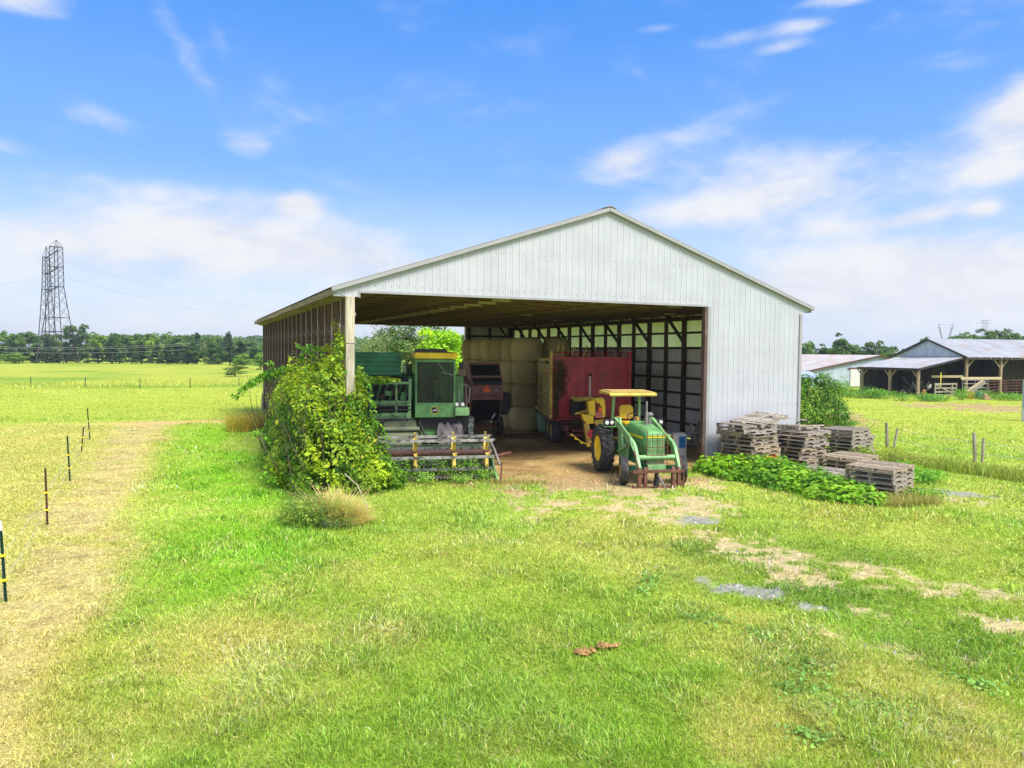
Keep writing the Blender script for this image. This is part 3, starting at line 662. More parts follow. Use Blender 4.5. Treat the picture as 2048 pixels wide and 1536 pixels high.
def wheel(parent, loc, r, w, rimr, rimmat, kind='drive', lugs=20, name='wheel', face=-1):
    """tyre across the X axis, with lugs or ribs; rim a sub-part"""
    t = MB(); hw = w/2
    if kind == 'rib':
        prof = [(rimr, -hw*.8), (r*.86, -hw), (r*.96, -hw*.86)]
        k = 4
        for i in range(k):
            a0 = -hw*.82 + i*(2*hw*.82)/k; a1 = a0 + (2*hw*.82)/k
            prof += [(r, a0+.01), (r, a1-.016), (r*.955, a1-.012), (r*.955, a1-.002)]
        prof += [(r*.96, hw*.86), (r*.86, hw), (rimr, hw*.8)]
    else:
        rr = r-.045 if kind == 'drive' else r
        prof = [(rimr, -hw*.75), (rimr+.05, -hw*.95), (rr*.83, -hw), (rr*.95, -hw*.9), (rr, -hw*.6), (rr+.005, 0), (rr, hw*.6), (rr*.95, hw*.9), (rr*.83, hw), (rimr+.05, hw*.95), (rimr, hw*.75)]
    t.lathe(prof, axis='X', n=40)
    if kind == 'drive':
        for s_ in (-1, 1):
            for k in range(lugs):
                a = 2*math.pi*(k + (.5 if s_ > 0 else 0))/lugs
                def P(x, ang, rad): return (x, math.cos(ang)*rad, math.sin(ang)*rad)
                da = .9*2*math.pi/lugs; wd_ = .30*2*math.pi/lugs
                x0, x1 = s_*(-.02), s_*hw*.99
                a0, a1 = a, a-da
                vs = []
                for x, ang, rad_in, rad_out in ((x0, a0, r-.06, r), (s_*hw*.55, a0-da*.55, r-.06, r), (x1, a1, r-.10, r-.035)):
                    vs += [P(x, ang-wd_/2, rad_in), P(x, ang+wd_/2, rad_in), P(x, ang+wd_/2*.8, rad_out), P(x, ang-wd_/2*.8, rad_out)]
                fs = [(0,1,2,3), (11,10,9,8)]
                for q in range(2):
                    b = q*4
                    for e in range(4): fs.append((b+e, b+(e+1) % 4, b+4+(e+1) % 4, b+4+e))
                t.add(vs, fs)
    o = t.build(name, M['rubber'], parent, True, loc)
    rm = MB(); f = face
    rm.lathe([(rimr+.012, -hw*.78), (rimr+.012, hw*.78)], axis='X', n=32)
    rm.lathe([(rimr+.02, f*hw*.8), (rimr*.9, f*hw*.74), (rimr*.82, f*hw*.45), (rimr*.5, f*hw*.35), (rimr*.34, f*hw*.5), (rimr*.18, f*hw*.62), (.005, f*hw*.64)], axis='X', n=32)
    rm.lathe([(rimr+.02, -f*hw*.8), (rimr*.85, -f*hw*.5), (.005, -f*hw*.4)], axis='X', n=24)
    for k in range(8):
        a = k*math.pi/4; rm.box((f*hw*.5, math.cos(a)*rimr*.27, math.sin(a)*rimr*.27), (.03, .03, .03))
    rm.build('rim', rimmat, o, True)
    return o
def rounded(w, h, r, n=5):
    pts = []
    for cx, cy_, a0 in ((w/2-r, h/2-r, 0), (-w/2+r, h/2-r, 90), (-w/2+r, -h/2+r, 180), (w/2-r, -h/2+r, 270)):
        for k in range(n+1): a = R(a0+90*k/n); pts.append((cx+r*math.cos(a), cy_+r*math.sin(a)))
    return pts
def triangle_sign(name, parent, c, w, facing=-1, rz=0):
    t = MB(); h = w*.87
    t.prism([(-w*.42, -h*.5), (w*.42, -h*.5), (w*.5, -h*.36), (w*.08, h*.5), (-w*.08, h*.5), (-w*.5, -h*.36)], -.006, .006, 'Y', 1)
    t.prism([(-w*.27, -h*.34), (w*.27, -h*.34), (0, h*.22)], -.010, -.006, 'Y', 1)
    return t.build(name, [M['red'], M['orange']], parent, False, c)

# ------------------------------------------------------------------ the tractor with front loader
tr = empty('tractor', (3.73, 23.78, 0), R(10), 'green tractor with yellow canopy and front loader parked at the shed mouth', 'tractor')
for sx in (-.80, .80): wheel(tr, (sx, 0, .735), .735, .42, .40, M['yellow'], 'drive', 20, face=-1 if sx < 0 else 1)
for sx in (-.90, .88):
    w_ = wheel(tr, (sx, -2.42, .405), .405, .24, .22, M['yellow'], 'rib', face=-1 if sx < 0 else 1)
    for o in [w_]: o.rotation_euler = (0, 0, R(-14))
# hood: rounded cross-sections, higher at the rear
hb = MB(); secs = [(-2.60, .27, .88, 1.46), (-2.56, .285, .86, 1.53), (-2.35, .30, .86, 1.58), (-1.75, .315, .88, 1.66), (-1.12, .33, .90, 1.72)]
ring = []
for (y, hw, zb_, zt_) in secs:
    pts = [(-hw, y, zb_)] + [(-hw, y, zb_+(zt_-zb_)*.5)]
    for k in range(7):
        a = R(180 - 30*k); rr = .14; cx = (-hw+rr) if k <= 3 else (hw-rr)
        aa = R(180-30*k) if k <= 3 else R(180-30*k); pts.append((cx + rr*math.cos(aa), y, zt_-rr*.85 + rr*.85*math.sin(aa)))
    pts += [(hw, y, zb_+(zt_-zb_)*.5), (hw, y, zb_)]; ring.append(pts)
n_ = len(ring[0]); vs = [p for q in ring for p in q]; fs = []
for i in range(len(ring)-1):
    for k in range(n_-1): fs.append((i*n_+k, i*n_+k+1, (i+1)*n_+k+1, (i+1)*n_+k))
fs.append(tuple(range(n_))); fs.append(tuple((len(ring)-1)*n_+k for k in range(n_)))
hb.add(vs, fs); hood = hb.build('hood', M['jdgreen'], tr, True)
st = MB(); st.b2(-.285, .285, -2.625, -2.585, 1.36, 1.42); st.b2(-.333, -.317, -2.4, -1.2, 1.30, 1.37); st.b2(.317, .333, -2.4, -1.2, 1.30, 1.37); st.build('yellow_stripe', M['tyreyellow'], hood)
gr = MB(); gr.b2(-.26, .26, -2.625, -2.60, .55, 1.34, 0)
for k in range(9): gr.b2(-.24+k*.06-.004, -.24+k*.06+.004, -2.637, -2.625, .60, 1.32, 1)
gr.build('grille', [M['jdlight'], M['jdgreen']], tr)
gg = MB()
for x in (-.31, .31): gg.tube([(x, -2.70, .60), (x, -2.72, 1.42), (x*.9, -2.66, 1.52), (x*.85, -2.45, 1.60)], .013, 6)
for z in (.62, .86, 1.10): gg.tube([(-.31, -2.71, z), (.31, -2.71, z)], .012, 6)
for x in (-.15, 0, .15): gg.tube([(x, -2.71, .62), (x, -2.72, 1.5)], .009, 6)
gg.tube([(-.31, -2.72, 1.42), (.31, -2.72, 1.42)], .012, 6)
gg.build('grille_guard', M['rust'], tr)
eng = MB(); eng.b2(-.22, .22, -2.5, -.2, .45, .92); eng.b2(-.27, .27, -2.55, -2.2, .42, .62); eng.b2(-.30, .30, -1.1, -.35, .55, 1.5)
eng.bar((-.85, -2.42, .45), (.85, -2.42, .45), .12, .14); eng.bar((-.8, 0, .735), (.8, 0, .735), .22, .26); eng.b2(-.3, .3, -.5, .45, .5, 1.05)
for k in range(5): eng.b2(-.31, -.22, -2.1+k*.2, -1.98+k*.2, .7, 1.15)
eng.build('engine', M['jddark'], tr)
fw = MB(); fw.b2(-.28, .28, -2.72, -2.58, .35, .60); fw.build('front_weight', M['jdlight'], tr, bevel=.02)
ex = MB(); ex.tube([(.02, -1.75, 1.6), (.02, -1.75, 1.95)], .055, 12); ex.tube([(.02, -1.75, 1.95), (.02, -1.75, 2.06)], [.045, .03], 10); ex.tube([(.02, -1.75, 2.0), (.02, -1.75, 2.36)], .026, 10); ex.build('exhaust', M['greysteel'], tr, True)
ac = MB(); ac.tube([(.17, -1.62, 1.6), (.17, -1.62, 1.9)], .05, 12); ac.lathe([(.01, 2.02), (.07, 2.01), (.105, 1.97), (.105, 1.93), (.06, 1.90), (.05, 1.87)], (.17, -1.62, 0), n=16); ac.build('air_cleaner', M['greysteel'], tr, True)
for s_ in (-1, 1):
    fd = MB(); prof = []
    for k in range(7):
        a = R(25 + 15*k); prof.append((math.cos(a)*.80, .735 + math.sin(a)*.80))
    poly = prof + [(p[0]*.96, .735+(p[1]-.735)*.96) for p in reversed(prof)]
    x0, x1 = (.46, .86) if s_ > 0 else (-.86, -.46)
    fd.prism(poly, x0, x1, 'X'); fd.build('fender', M['jdgreen'], tr)
    lb = MB(); lx = s_*.80; lb.box((lx, -.66, 1.62), (.36, .10, .22)); lbo = lb.build('light_box', M['black'], tr, bevel=.015)
    for q in (-.085, .085):
        ln = MB(); ln.lathe([(.005, -.732), (.05, -.728), (.062, -.712), (.066, -.70)], (lx+q, 0, 1.62), 'Y', 16); ln.build('headlight', M['lens'], lbo, True)
cn = MB(); cn.prism([(-.56, 2.43), (-.58, 2.50), (-.50, 2.55), (.60, 2.58), (.66, 2.51), (.64, 2.45), (.54, 2.49), (-.48, 2.47)], -.76, .80, 'X'); cn.build('canopy', M['oldyellow'], tr, bevel=.02)
cv = MB(); cv.box((.02, .05, 2.585), (1.42, 1.02, .012), (R(1.5), 0, 0)); cv.build('canopy_cover', paint('faded_canopy_top', (.46,.33,.10), .7, 0, .2, 3, (.34,.22,.08), .5, .7, 4), tr)
for s_ in (-1, 1):
    rp = MB(); rp.bar((s_*.47, .18, 1.0), (s_*.43, .05, 2.47), .07, .10); rp.build('roof_post', M['jdlight'], tr)
se = MB(); se.prism(rounded(.46, .46, .14), -.05, .05, 'Y'); seat = se.build('seat_back', M['seat'], tr, loc=(-.02, .02, 1.90), bevel=.02); seat.rotation_euler = (R(-10), 0, 0)
sb = MB(); sb.prism(rounded(.5, .46, .1), 1.52, 1.62, 'Z'); sb.build('seat', M['seat'], tr, loc=(-.02, -.22, 0), bevel=.02)
for s_ in (-1, 1):
    a_ = MB(); a_.prism(rounded(.10, .36, .04), 1.62, 1.76, 'Z'); a_.build('armrest', M['oldyellow'], tr, loc=(s_*.31-.02, -.15, 0), bevel=.02)
dk = MB(); dk.b2(-.44, .44, -.62, .2, 1.02, 1.08); dk.b2(-.28, .28, -1.15, -.95, 1.1, 1.62); dk.build('operator_platform', M['oldyellow'], tr)
sw = MB()
for k in range(20):
    a, b = 2*math.pi*k/20, 2*math.pi*(k+1)/20; sw.bar((.20*math.cos(a), .20*math.sin(a), 0), (.20*math.cos(b), .20*math.sin(b), 0), .026, .026)
for k in range(3): a = 2*math.pi*k/3+.5; sw.bar((0, 0, -.03), (.2*math.cos(a), .2*math.sin(a), 0), .02, .012)
sw.bar((0, 0, -.45), (0, 0, -.02), .05, .05); o = sw.build('steering_wheel', M['black'], tr, loc=(-.02, -.70, 1.78)); o.rotation_euler = (R(38), 0, 0)
# loader
for s_ in (-1, 1):
    x = s_*.60
    la = MB()
    la.prism([(-.60, 1.62), (-.55, 1.78), (-.72, 1.78), (-2.42, 1.22), (-2.62, 1.06), (-2.98, .52), (-2.92, .46), (-2.78, .50), (-2.46, .95), (-2.30, 1.06)], x-.045, x+.045, 'X')
    arm = la.build('loader_arm', M['jdlight'], tr, bevel=.008)
    ms = MB(); ms.prism([(-.55, 1.76), (-.75, 1.76), (-1.05, .95), (-1.05, .42), (-.75, .42), (-.62, 1.0)], x-s_*.14-.03, x-s_*.14+.03, 'X'); ms.build('loader_mast', M['jdlight'], tr)
    pz = MB(); pz.prism([(-1.35, 1.35), (-1.75, 1.22), (-1.65, .62), (-1.35, .62)], x-s_*.09-.012, x-s_*.09+.012, 'X'); pz.build('side_plate', M['jdgreen'], tr)
    cyl = MB(); cyl.tube([(x-s_*.05, -.85, .75), (x-s_*.05, -1.6, 1.02)], .045, 10, 0); cyl.tube([(x-s_*.05, -1.6, 1.02), (x-s_*.05, -2.1, 1.18)], .022, 8, 1); cyl.build('lift_cylinder', [M['jdlight'], M['greysteel']], tr, True)
    bc = MB(); bc.tube([(x+s_*.06, -2.25, 1.24), (x+s_*.06, -2.62, .98)], .036, 10, 0); bc.tube([(x+s_*.06, -2.6, 1.0), (x+s_*.06, -3.02, .56)], .02, 8, 1); bc.build('tilt_cylinder', [M['jdlight'], M['rust']], tr, True)
    hs_ = MB(); hs_.tube([(x+s_*.02, -.8, 1.7), (x+s_*.09, -1.5, 1.62), (x+s_*.08, -2.2, 1.36), (x+s_*.09, -2.5, 1.05), (x+s_*.07, -2.85, .7)], .012, 6); hs_.build('hose', M['black'], tr)
cb = MB(); cb.tube([(-.60, -2.66, .80), (.60, -2.66, .80)], .075, 14); cb.build('crossbeam', M['jdlight'], tr, True)
bf = MB()
bf.b2(-.86, .68, -3.12, -3.02, .42, .50); bf.b2(-.86, .68, -3.10, -3.05, .0, .035)
for x in (-.64, -.46, .38, .54): bf.prism([(-3.10, .03), (-2.98, .03), (-2.95, .55), (-3.04, .58), (-3.10, .46)], x-.055, x+.035, 'X')
bf.b2(.645, .68, -3.1, -3.05, .03, .42); bf.b2(-.86, -.835, -3.1, -3.05, .0, .1)
bf.b2(.56, .66, -3.08, -3.05, .04, .18)
bfo = bf.build('bale_fork', M['rust'], tr, bevel=.004)
sp = MB(); sp.tube([(-.09, -3.0, .36), (-.12, -3.2, .33), (-.20, -4.16, .02)], [.032, .030, .006], 10); sp.build('spear', M['greysteel'], bfo, True)
ss = MB(); ss.tube([(-.13, -3.02, .04), (-.11, -3.0, .40)], [.09, .06], 12); ss.build('spear_socket', M['black'], bfo, True)
pk = MB(); pk.prism([(-.14, -.09), (.14, -.09), (.09, .12), (-.09, .12)], -.01, .01, 'Y'); pk.build('warning_plate', paint('pale_red_plastic', (.62,.17,.13), .5), tr, loc=(-.72, .70, 1.74))
rl = MB(); rl.box((0, 0, 0), (.12, .08, .10)); rl.build('tail_lamp', M['orange'], tr, loc=(-.70, .62, 1.93), bevel=.02)

# ------------------------------------------------------------------ the combine harvester
cb_ = empty('combine_harvester', (-2.5, 21.5, 0), R(12.3), 'old green combine harvester with yellow cab roof and weedy reel', 'combine')
LC = lambda px, py, d: local(cb_, px, py, d)
c0 = LC(830, 705, 24.25); c1 = LC(912, 838, 24.25)
X0, X1, YC = c0.x, c1.x, 2.72
ZB_, ZT_ = 1.62, 3.55
cab = MB()                                   # frame posts and panels of the cab, open for the glass
cab.b2(X0, X1, YC, YC+.06, ZB_, ZB_+.50); cab.b2(X0, X1, YC, YC+.06, ZT_-.12, ZT_)
for xa, xb in ((X0, X0+.075), (X1-.075, X1)): cab.b2(xa, xb, YC+.002, YC+.058, ZB_+.5, ZT_-.12)
for x in (X0, X1-.05):
    cab.b2(x, x+.05, YC+.06, YC+1.5, ZB_, ZB_+.5); cab.b2(x, x+.05, YC+.06, YC+1.5, ZT_-.12, ZT_)
    for y in (YC+.62, YC+1.4): cab.b2(x+.002, x+.048, y, y+.08, ZB_+.5, ZT_-.12)
cab.b2(X0+.05, X1-.05, YC+1.42, YC+1.5, ZB_, ZT_); cab.b2(X0+.05, X1-.05, YC+.06, YC+1.42, ZB_+.02, ZB_+.1)
cabo = cab.build('cab', M['jdgreen'], cb_, bevel=.01)
gl = MB(); gl.b2(X0+.075, X1-.075, YC+.022, YC+.034, ZB_+.5, ZT_-.12); gl.build('windshield', M['glass'], cabo)
gl = MB(); gl.b2(X0+.018, X0+.03, YC+.06, YC+.62, ZB_+.5, ZT_-.12); gl.b2(X0+.018, X0+.03, YC+.7, YC+1.4, ZB_+.5, ZT_-.12); gl.build('side_window', M['glass'], cabo)
sea = MB()
for (xa, za, xb, zb2) in ((X0+.075, ZB_+.5, X1-.075, ZB_+.5), (X0+.075, ZT_-.12, X1-.075, ZT_-.12), (X0+.078, ZB_+.5, X0+.078, ZT_-.12), (X1-.078, ZB_+.5, X1-.078, ZT_-.12)): sea.bar((xa, YC+.005, za), (xb, YC+.005, zb2), .028, .028)
sea.build('window_seal', M['black'], cabo)
wi = MB(); wi.bar((X0+.72, YC-.02, ZT_-.10), (X0+1.02, YC-.03, ZT_-.48), .018, .018); wi.bar((X0+.86, YC-.028, ZT_-.44), (X0+1.28, YC-.03, ZT_-.54), .012, .02); wi.build('wiper', M['greysteel'], cabo)
sc_ = MB(); sc_.bar((X0+.70, YC+.35, ZB_+.1), (X0+.74, YC+.42, ZB_+1.25), .11, .12); sc_.build('steering_column', M['jdlight'], cabo)
st_ = MB(); st_.box((X0+.68, YC+.95, ZB_+.6), (.5, .5, .14)); st_.box((X0+.68, YC+1.2, ZB_+.95), (.5, .12, .7)); st_.build('driver_seat', M['black'], cabo, bevel=.04)
ro = MB(); ro.prism([(YC-.12, ZT_+.01), (YC-.14, ZT_+.20), (YC-.02, ZT_+.22), (YC+1.55, ZT_+.24), (YC+1.62, ZT_+.01)], X0-.02, X1+.05, 'X'); ro.build('cab_roof', M['yellow'], cabo, bevel=.02)
rt = MB(); rt.prism([(YC+.15, ZT_+.215), (YC+.3, ZT_+.32), (YC+1.4, ZT_+.34), (YC+1.5, ZT_+.24)], X0+.10, X1-.25, 'X'); rt.build('roof_housing', paint('dusty_roof_box', (.12,.10,.09), .9, 0, .3, 5), cabo)
# the black badge with the leaping deer
bd = MB(); bw_ = .20
bd.prism(rounded(bw_+.03, bw_+.03, .05), -.004, .0, 'Y', 0); bd.prism(rounded(bw_, bw_, .04), -.008, -.004, 'Y', 1)
deer = [(-.085,-.048),(-.055,-.030),(-.070,-.005),(-.055,.012),(-.030,.010),(.005,.012),(.028,.022),(.040,.040),(.030,.058),(.042,.052),(.050,.062),(.052,.048),(.066,.040),(.056,.034),(.050,.012),(.058,-.006),(.085,-.020),(.088,-.030),(.050,-.020),(.030,-.016),(.0,-.020),(-.025,-.014),(-.045,-.030),(-.062,-.052)]
bd.prism([(x, z) for x, z in deer], -.011, -.008, 'Y', 2)
bd.build('badge', [M['tyreyellow'], M['black'], M['whitepaint']], cabo, loc=((X0+X1)/2-.02, YC-.002, ZB_+.24))
mr = MB(); mr.bar((X1, YC+.1, ZT_-.05), (X1+.16, YC-.05, ZT_-.12), .025); mr.box((X1+.18, YC-.06, ZT_-.22), (.16, .05, .24)); mr.build('mirror', M['black'], cabo, bevel=.015)
# grain tank behind and beside the cab
gtx0, gtx1 = LC(716, 720, 25).x, LC(802, 720, 25).x
gt = MB(); z0_, z1_ = 2.98, 3.74
nrib = 5
for k in range(nrib):
    a = z0_ + (z1_-z0_)*k/nrib; b = z0_ + (z1_-z0_)*(k+1)/nrib
    gt.b2(gtx0-.1, gtx1, 3.30, 5.4, a+.014, b-.014); gt.b2(gtx0-.085, gtx1-.03, 3.34, 5.36, b-.0125, b+.0125)
gt.build('grain_tank', M['jddark'], cb_)
body = MB(); body.b2(gtx0, X1+.5, 4.25, 8.2, 1.5, 2.95); body.b2(X0-.1, X1+.3, 5.45, 7.8, 2.95, 3.3); body.b2(X0+.2, X1-.1, 3.0, 8, .9, 1.5)
body.build('body', M['jdgreen'], cb_, bevel=.03)
# engine bay with its railing
ex0, ex1 = LC(738, 800, 24.6).x, LC(818, 800, 24.6).x
eb = MB(); eb.b2(ex0, ex1, 2.72, 2.80, 2.72, 2.80); eb.b2(ex0, ex1, 2.70, 2.82, 1.60, 1.78); eb.b2(ex0, ex1, 2.72, 2.80, 2.02, 2.18)
eb.bar((ex0+.03, 2.76, 1.78), (ex0+.03, 2.76, 2.72), .05); eb.bar((ex1-.45, 2.755, 1.78), (ex1-.45, 2.755, 2.72), .07); eb.bar((ex1-.02, 2.76, 1.6), (ex1+.0, 2.76, 2.9), .09)
eb.build('platform_frame', M['jdlight'], cb_)
ebk = MB(); ebk.b2(ex0, ex1, 3.4, 4.2, 1.6, 2.9, 0)
for k in range(5): ebk.tube([(ex0+.2+k*.22, 3.3, 2.0+.12*(k % 2)), (ex0+.3+k*.22, 3.1, 2.4), (ex0+.38+k*.22, 3.35, 2.66)], .05, 8, 1)
for k in range(4): ebk.box((ex0+.35+k*.25, 3.15, 2.30+.1*(k % 3)), (.2, .3, .10+.05*k), (0, .1*k, .1), 1 if k % 2 else 2)
ebk.build('engine', [M['black'], M['jdgreen'], M['rust']], cb_)
rlg = MB(); h0 = 1.62
rlg.tube([(ex0+.35, 2.52, h0+.1), (ex0+.30, 2.52, 2.50), (ex0+.38, 2.52, 2.62), (ex1-.22, 2.52, 2.66), (ex1-.14, 2.52, 2.58), (ex1-.16, 2.52, 1.9), (ex1-.2, 2.5, 1.5)], .016, 8)
rlg.tube([(ex0+.05, 2.5, 1.4), (ex0+.06, 2.52, 2.05), (ex1-.15, 2.52, 2.10)], .013, 6); rlg.tube([(ex0+.05, 2.5, 1.86), (ex1, 2.5, 1.90)], .03, 8); rlg.tube([(ex0+.05, 2.54, 1.97), (ex1, 2.54, 2.0)], .016, 8)
rlg.build('railing', M['black'], cb_, True)
# right hand step and lamps
fx0, fx1 = X1-.02, LC(940, 830, 24.2).x
fn = MB(); fn.prism([(2.55, 1.68), (2.55, 1.95), (3.6, 1.97), (3.6, 1.90), (2.66, 1.88), (2.66, 1.68)], fx0, fx1, 'X'); fn.build('fender', M['jdlight'], cb_, bevel=.01)
for k, px in enumerate((916, 928)):
    p = LC(px, 812, 24.0); ln = MB(); ln.lathe([(.005, -.05), (.05, -.045), (.068, -.02), (.07, 0)], (0, 0, 0), 'Y', 16, 0); ln.lathe([(.072, -.02), (.07, .05), (.03, .09), (.005, .09)], (0, 0, 0), 'Y', 16, 1)
    ln.build('headlight', [M['lens'], M['black']], cb_, True, (p.x, 2.58, 2.05))
hr = MB()
hr.tube([(fx0+.15, 2.6, 1.95), (fx0+.13, 2.6, 2.62), (fx0+.2, 2.6, 2.68), (fx1-.05, 2.6, 2.70), (fx1+.03, 2.6, 2.6), (fx1-.02, 2.6, 2.1), (fx1-.1, 2.6, 1.96)], .017, 8)
hr.tube([(fx0+.38, 2.6, 1.95), (fx0+.36, 2.6, 2.69)], .013, 6)
hr.build('hand_rail', M['greysteel'], cb_, True)
lp_ = LC(944, 850, 23.9).x
ld = MB(); ld.b2(lp_-.09, lp_+.09, 2.35, 2.45, .78, 1.66); ld.build('ladder_leg', M['black'], cb_, bevel=.01)
lb2 = MB(); lb2.b2(lp_-.075, lp_+.085, 2.335, 2.349, .85, 1.60); lb2.build('leg_plate', paint('scuffed_dark_sheet', (.05,.07,.06), .5, .2, .3, 4, (.38,.38,.36), .52, .66, 9), cb_)
# feeder house, wheels, tarpaulin
fh = MB(); fa_, fb_ = LC(768, 860, 23.5).x, LC(835, 860, 23.5).x
fh.prism([(1.0, .38), (1.0, .92), (2.9, 1.55), (2.9, .95)], fa_, fb_, 'X'); fh.b2(fa_-.04, fb_+.04, 1.0, 1.12, .30, .98)
fh.tube([(fa_-.05, 1.9, 1.33), (fb_+.05, 1.9, 1.33)], .07, 10)
fh.build('feeder_house', paint('dull_green_feeder', (.14,.17,.10), .6, 0, .35, 2, (.12,.085,.05), .5, .7, 4), cb_)
wheel(cb_, (1.05, 3.35, .76), .76, .52, .40, M['yellow'], 'drive', 22, face=1); wheel(cb_, (-1.55, 3.35, .76), .76, .52, .40, M['yellow'], 'drive', 22, face=-1)
wheel(cb_, (1.0, 7.4, .5), .5, .3, .28, M['yellow'], 'plain', face=1); wheel(cb_, (-1.4, 7.4, .5), .5, .3, .28, M['yellow'], 'plain')
tp = MB(); nx_, nz_ = 14, 14
for j in range(nz_+1):
    for i in range(nx_+1):
        u, v = i/nx_, j/nz_; a = R(100 - 105*v)
        x = .66 + .80*u + .05*math.sin(9*v+3*u); rr = .80 + .035*math.sin(14*u+5*v) + .03*math.sin(23*u-9*v)
        y = 3.35 - math.sin(R(105)*v + .1)*rr*1.03; z = .76 + math.cos(R(105)*v + .1)*rr + .05*math.sin(7*u+4*v)*v
        tp.v.append((x, y-.02, max(z - .18*v*(1-u), .2)))
for j in range(nz_):
    for i in range(nx_): a = j*(nx_+1)+i; tp.f.append((a, a+1, a+nx_+2, a+nx_+1)); tp.m.append(0)
tpo = tp.build('wheel_cover', M['tarp'], cb_, True)
un = MB(); un.b2(fb_+.1, 1.9, 2.9, 4.3, 1.25, 1.62); un.bar((fb_+.05, 2.0, 1.55), (fb_+.35, 1.4, .75), .05); un.bar((fb_-.4, 2.3, 1.6), (fb_-.38, 1.9, 1.1), .04); un.bar((-1.9, 3.35, .76), (1.4, 3.35, .76), .18)
un.tube([(ex1-.9, 2.5, 1.95), (ex1-.6, 2.42, 1.75), (ex1-.3, 2.46, 1.62), (ex1+.1, 2.5, 1.56)], .012, 6); un.tube([(ex1-.8, 2.5, 1.9), (ex1-.45, 2.42, 1.6), (ex1-.12, 2.46, 1.52)], .012, 6)
un.build('underframe', M['black'], cb_)
# the cutting head with its reel
hx0, hx1 = -2.0, 2.02
hd_ = MB(); hd_.b2(hx0, hx1, .95, 1.0, .12, .86); hd_.b2(hx0, hx1, .0, 1.0, .08, .13); hd_.b2(hx0, hx1, .93, 1.02, .86, .94)
hd_.tube([(hx0, .55, .42), (hx1, .55, .42)], .17, 14)
hdo = hd_.build('header', paint('grimy_green_sheet', (.03,.075,.035), .7, 0, .4, 3, (.08,.06,.035), .45, .65, 4), cb_)
cut = MB(); cut.tube([(hx0+.05, -.22, .12), (hx1+.02, -.22, .12)], .055, 10, 0)
for k in range(40): x = hx0+.1+k*.1; cut.prism([(-.36, .10), (-.22, .07), (-.22, .14)], x-.012, x+.012, 'X', 1)
cut.build('cutter_bar', [paint('rusty_dark_tube', (.05,.035,.035), .6, .2, .3, 5, RUST, .55, .7, 8), M['greysteel']], hdo)
for x in (hx0, hx1):
    dv = MB(); dv.prism([(1.0, .08), (1.0, 1.0), (.55, .85), (-.1, .35), (-.65, .08)], x-.025, x+.025, 'X'); dv.build('divider', M['jdlight'], hdo)
ry, rz_, rr_ = .10, .80, .50
rl_ = MB(); rl_.tube([(hx0+.1, ry, rz_), (hx1-.05, ry, rz_)], .085, 14); rlo = rl_.build('reel_tube', paint('red_brown_tube', (.13,.055,.045), .55, .1, .3, 4, (.22,.12,.08), .55, .7, 6), hdo, True)
ang = [52, 112, 172, 232, 292, 352]
for a in ang:
    y, z = ry - rr_*math.cos(R(a)), rz_ + rr_*math.sin(R(a))
    bt_ = MB(); bt_.tube([(hx0+.12, y+.02, z), (hx1-.0, y+.02, z)], .036, 10, 0); bt_.b2(hx0+.14, hx1-.06, y-.03, y-.006, z-.04, z+.045, 1)
    for k in range(26):
        x = hx0 + .2 + k*.148; bt_.bar((x, y, z-.01), (x+.01, y+.05, z-.17), .009, .009, 0)
    bt_.build('reel_bat', [paint('black_bat_steel', (.03,.028,.028), .5, .2, .3, 5, (.2,.18,.17), .56, .7, 7), paint('worn_bat_face', (.27,.26,.24), .6, .1, .35, 3, (.07,.065,.06), .47, .60, 5)], rlo)
for x in (hx0+.55, -.42+.1, .82, hx1-.22):
    sd_ = MB()
    for a in ang:
        y, z = ry - rr_*math.cos(R(a)), rz_ + rr_*math.sin(R(a)); sd_.bar((x, ry, rz_), (x, y, z), .035, .10, up=(1, 0, 0))
        sd_.bar((x, y, z), (x, y-.05, z+.13), .03, .05, up=(1, 0, 0))
    sd_.build('reel_spider', M['oldyellow'], rlo)
ra = MB(); ra.bar((hx1+.06, .98, 1.02), (hx1+.06, ry, rz_), .06, .09); ra.bar((hx1+.06, ry, rz_), (hx1+.10, -.42, .48), .05, .06); ra.build('reel_arm', M['greysteel'], hdo)

# ------------------------------------------------------------------ the baler, seen from behind
ba = empty('round_baler', (-1.06, 32.2, 0), R(18.4), 'dark maroon round baler with orange triangle parked between combine and bales', 'baler')
pf = [(.62, 3.32), (.04, 2.45), (0, 1.85), (.10, 1.72), (.55, .66), (2.3, .62), (2.75, 1.7), (2.5, 2.9), (1.4, 3.3)]
bb = MB()
for x0, x1 in ((-.72, -.66), (.66, .72)): bb.prism(pf, x0, x1, 'X')
bb.prism([(.10, 2.38), (.0, 2.34), (-.03, 1.95), (.02, 1.80), (.3, 1.80), (.3, 2.38)], -.66, .66, 'X'); bb.b2(-.66, .66, .22, .5, 2.62, 2.76); bb.b2(-.66, .66, .60, 1.4, 3.22, 3.30)
bb.b2(-.74, .74, .05, .12, 1.70, 1.80)
bb.bar((-.735, .6, 3.3), (-.735, .9, 1.3), .03, .08); bb.bar((-.735, .1, 1.75), (-.735, 1.6, 1.5), .03, .08); bb.bar((-.735, 1.2, 3.2), (-.735, .1, 1.8), .02, .05)
bao = bb.build('body', M['maroon'], ba, bevel=.008)
be = MB(); be.prism([(.58, 3.22), (.12, 2.5), (.07, 1.8), (.56, .75), (.7, .75), (.3, 1.8), (.35, 2.5), (.75, 3.2)], -.655, .655, 'X'); be.build('belts', M['black'], ba)
bx_ = MB(); bx_.prism([(.74, 1.98), (1.16, 1.98), (1.16, 1.35), (1.0, 1.0), (.74, 1.0)], .25, 1.2, 'Y'); bx_.build('chain_guard', M['black'], ba, bevel=.01)
triangle_sign('slow_vehicle_sign', ba, (-.06, -.045, 2.20), .36)
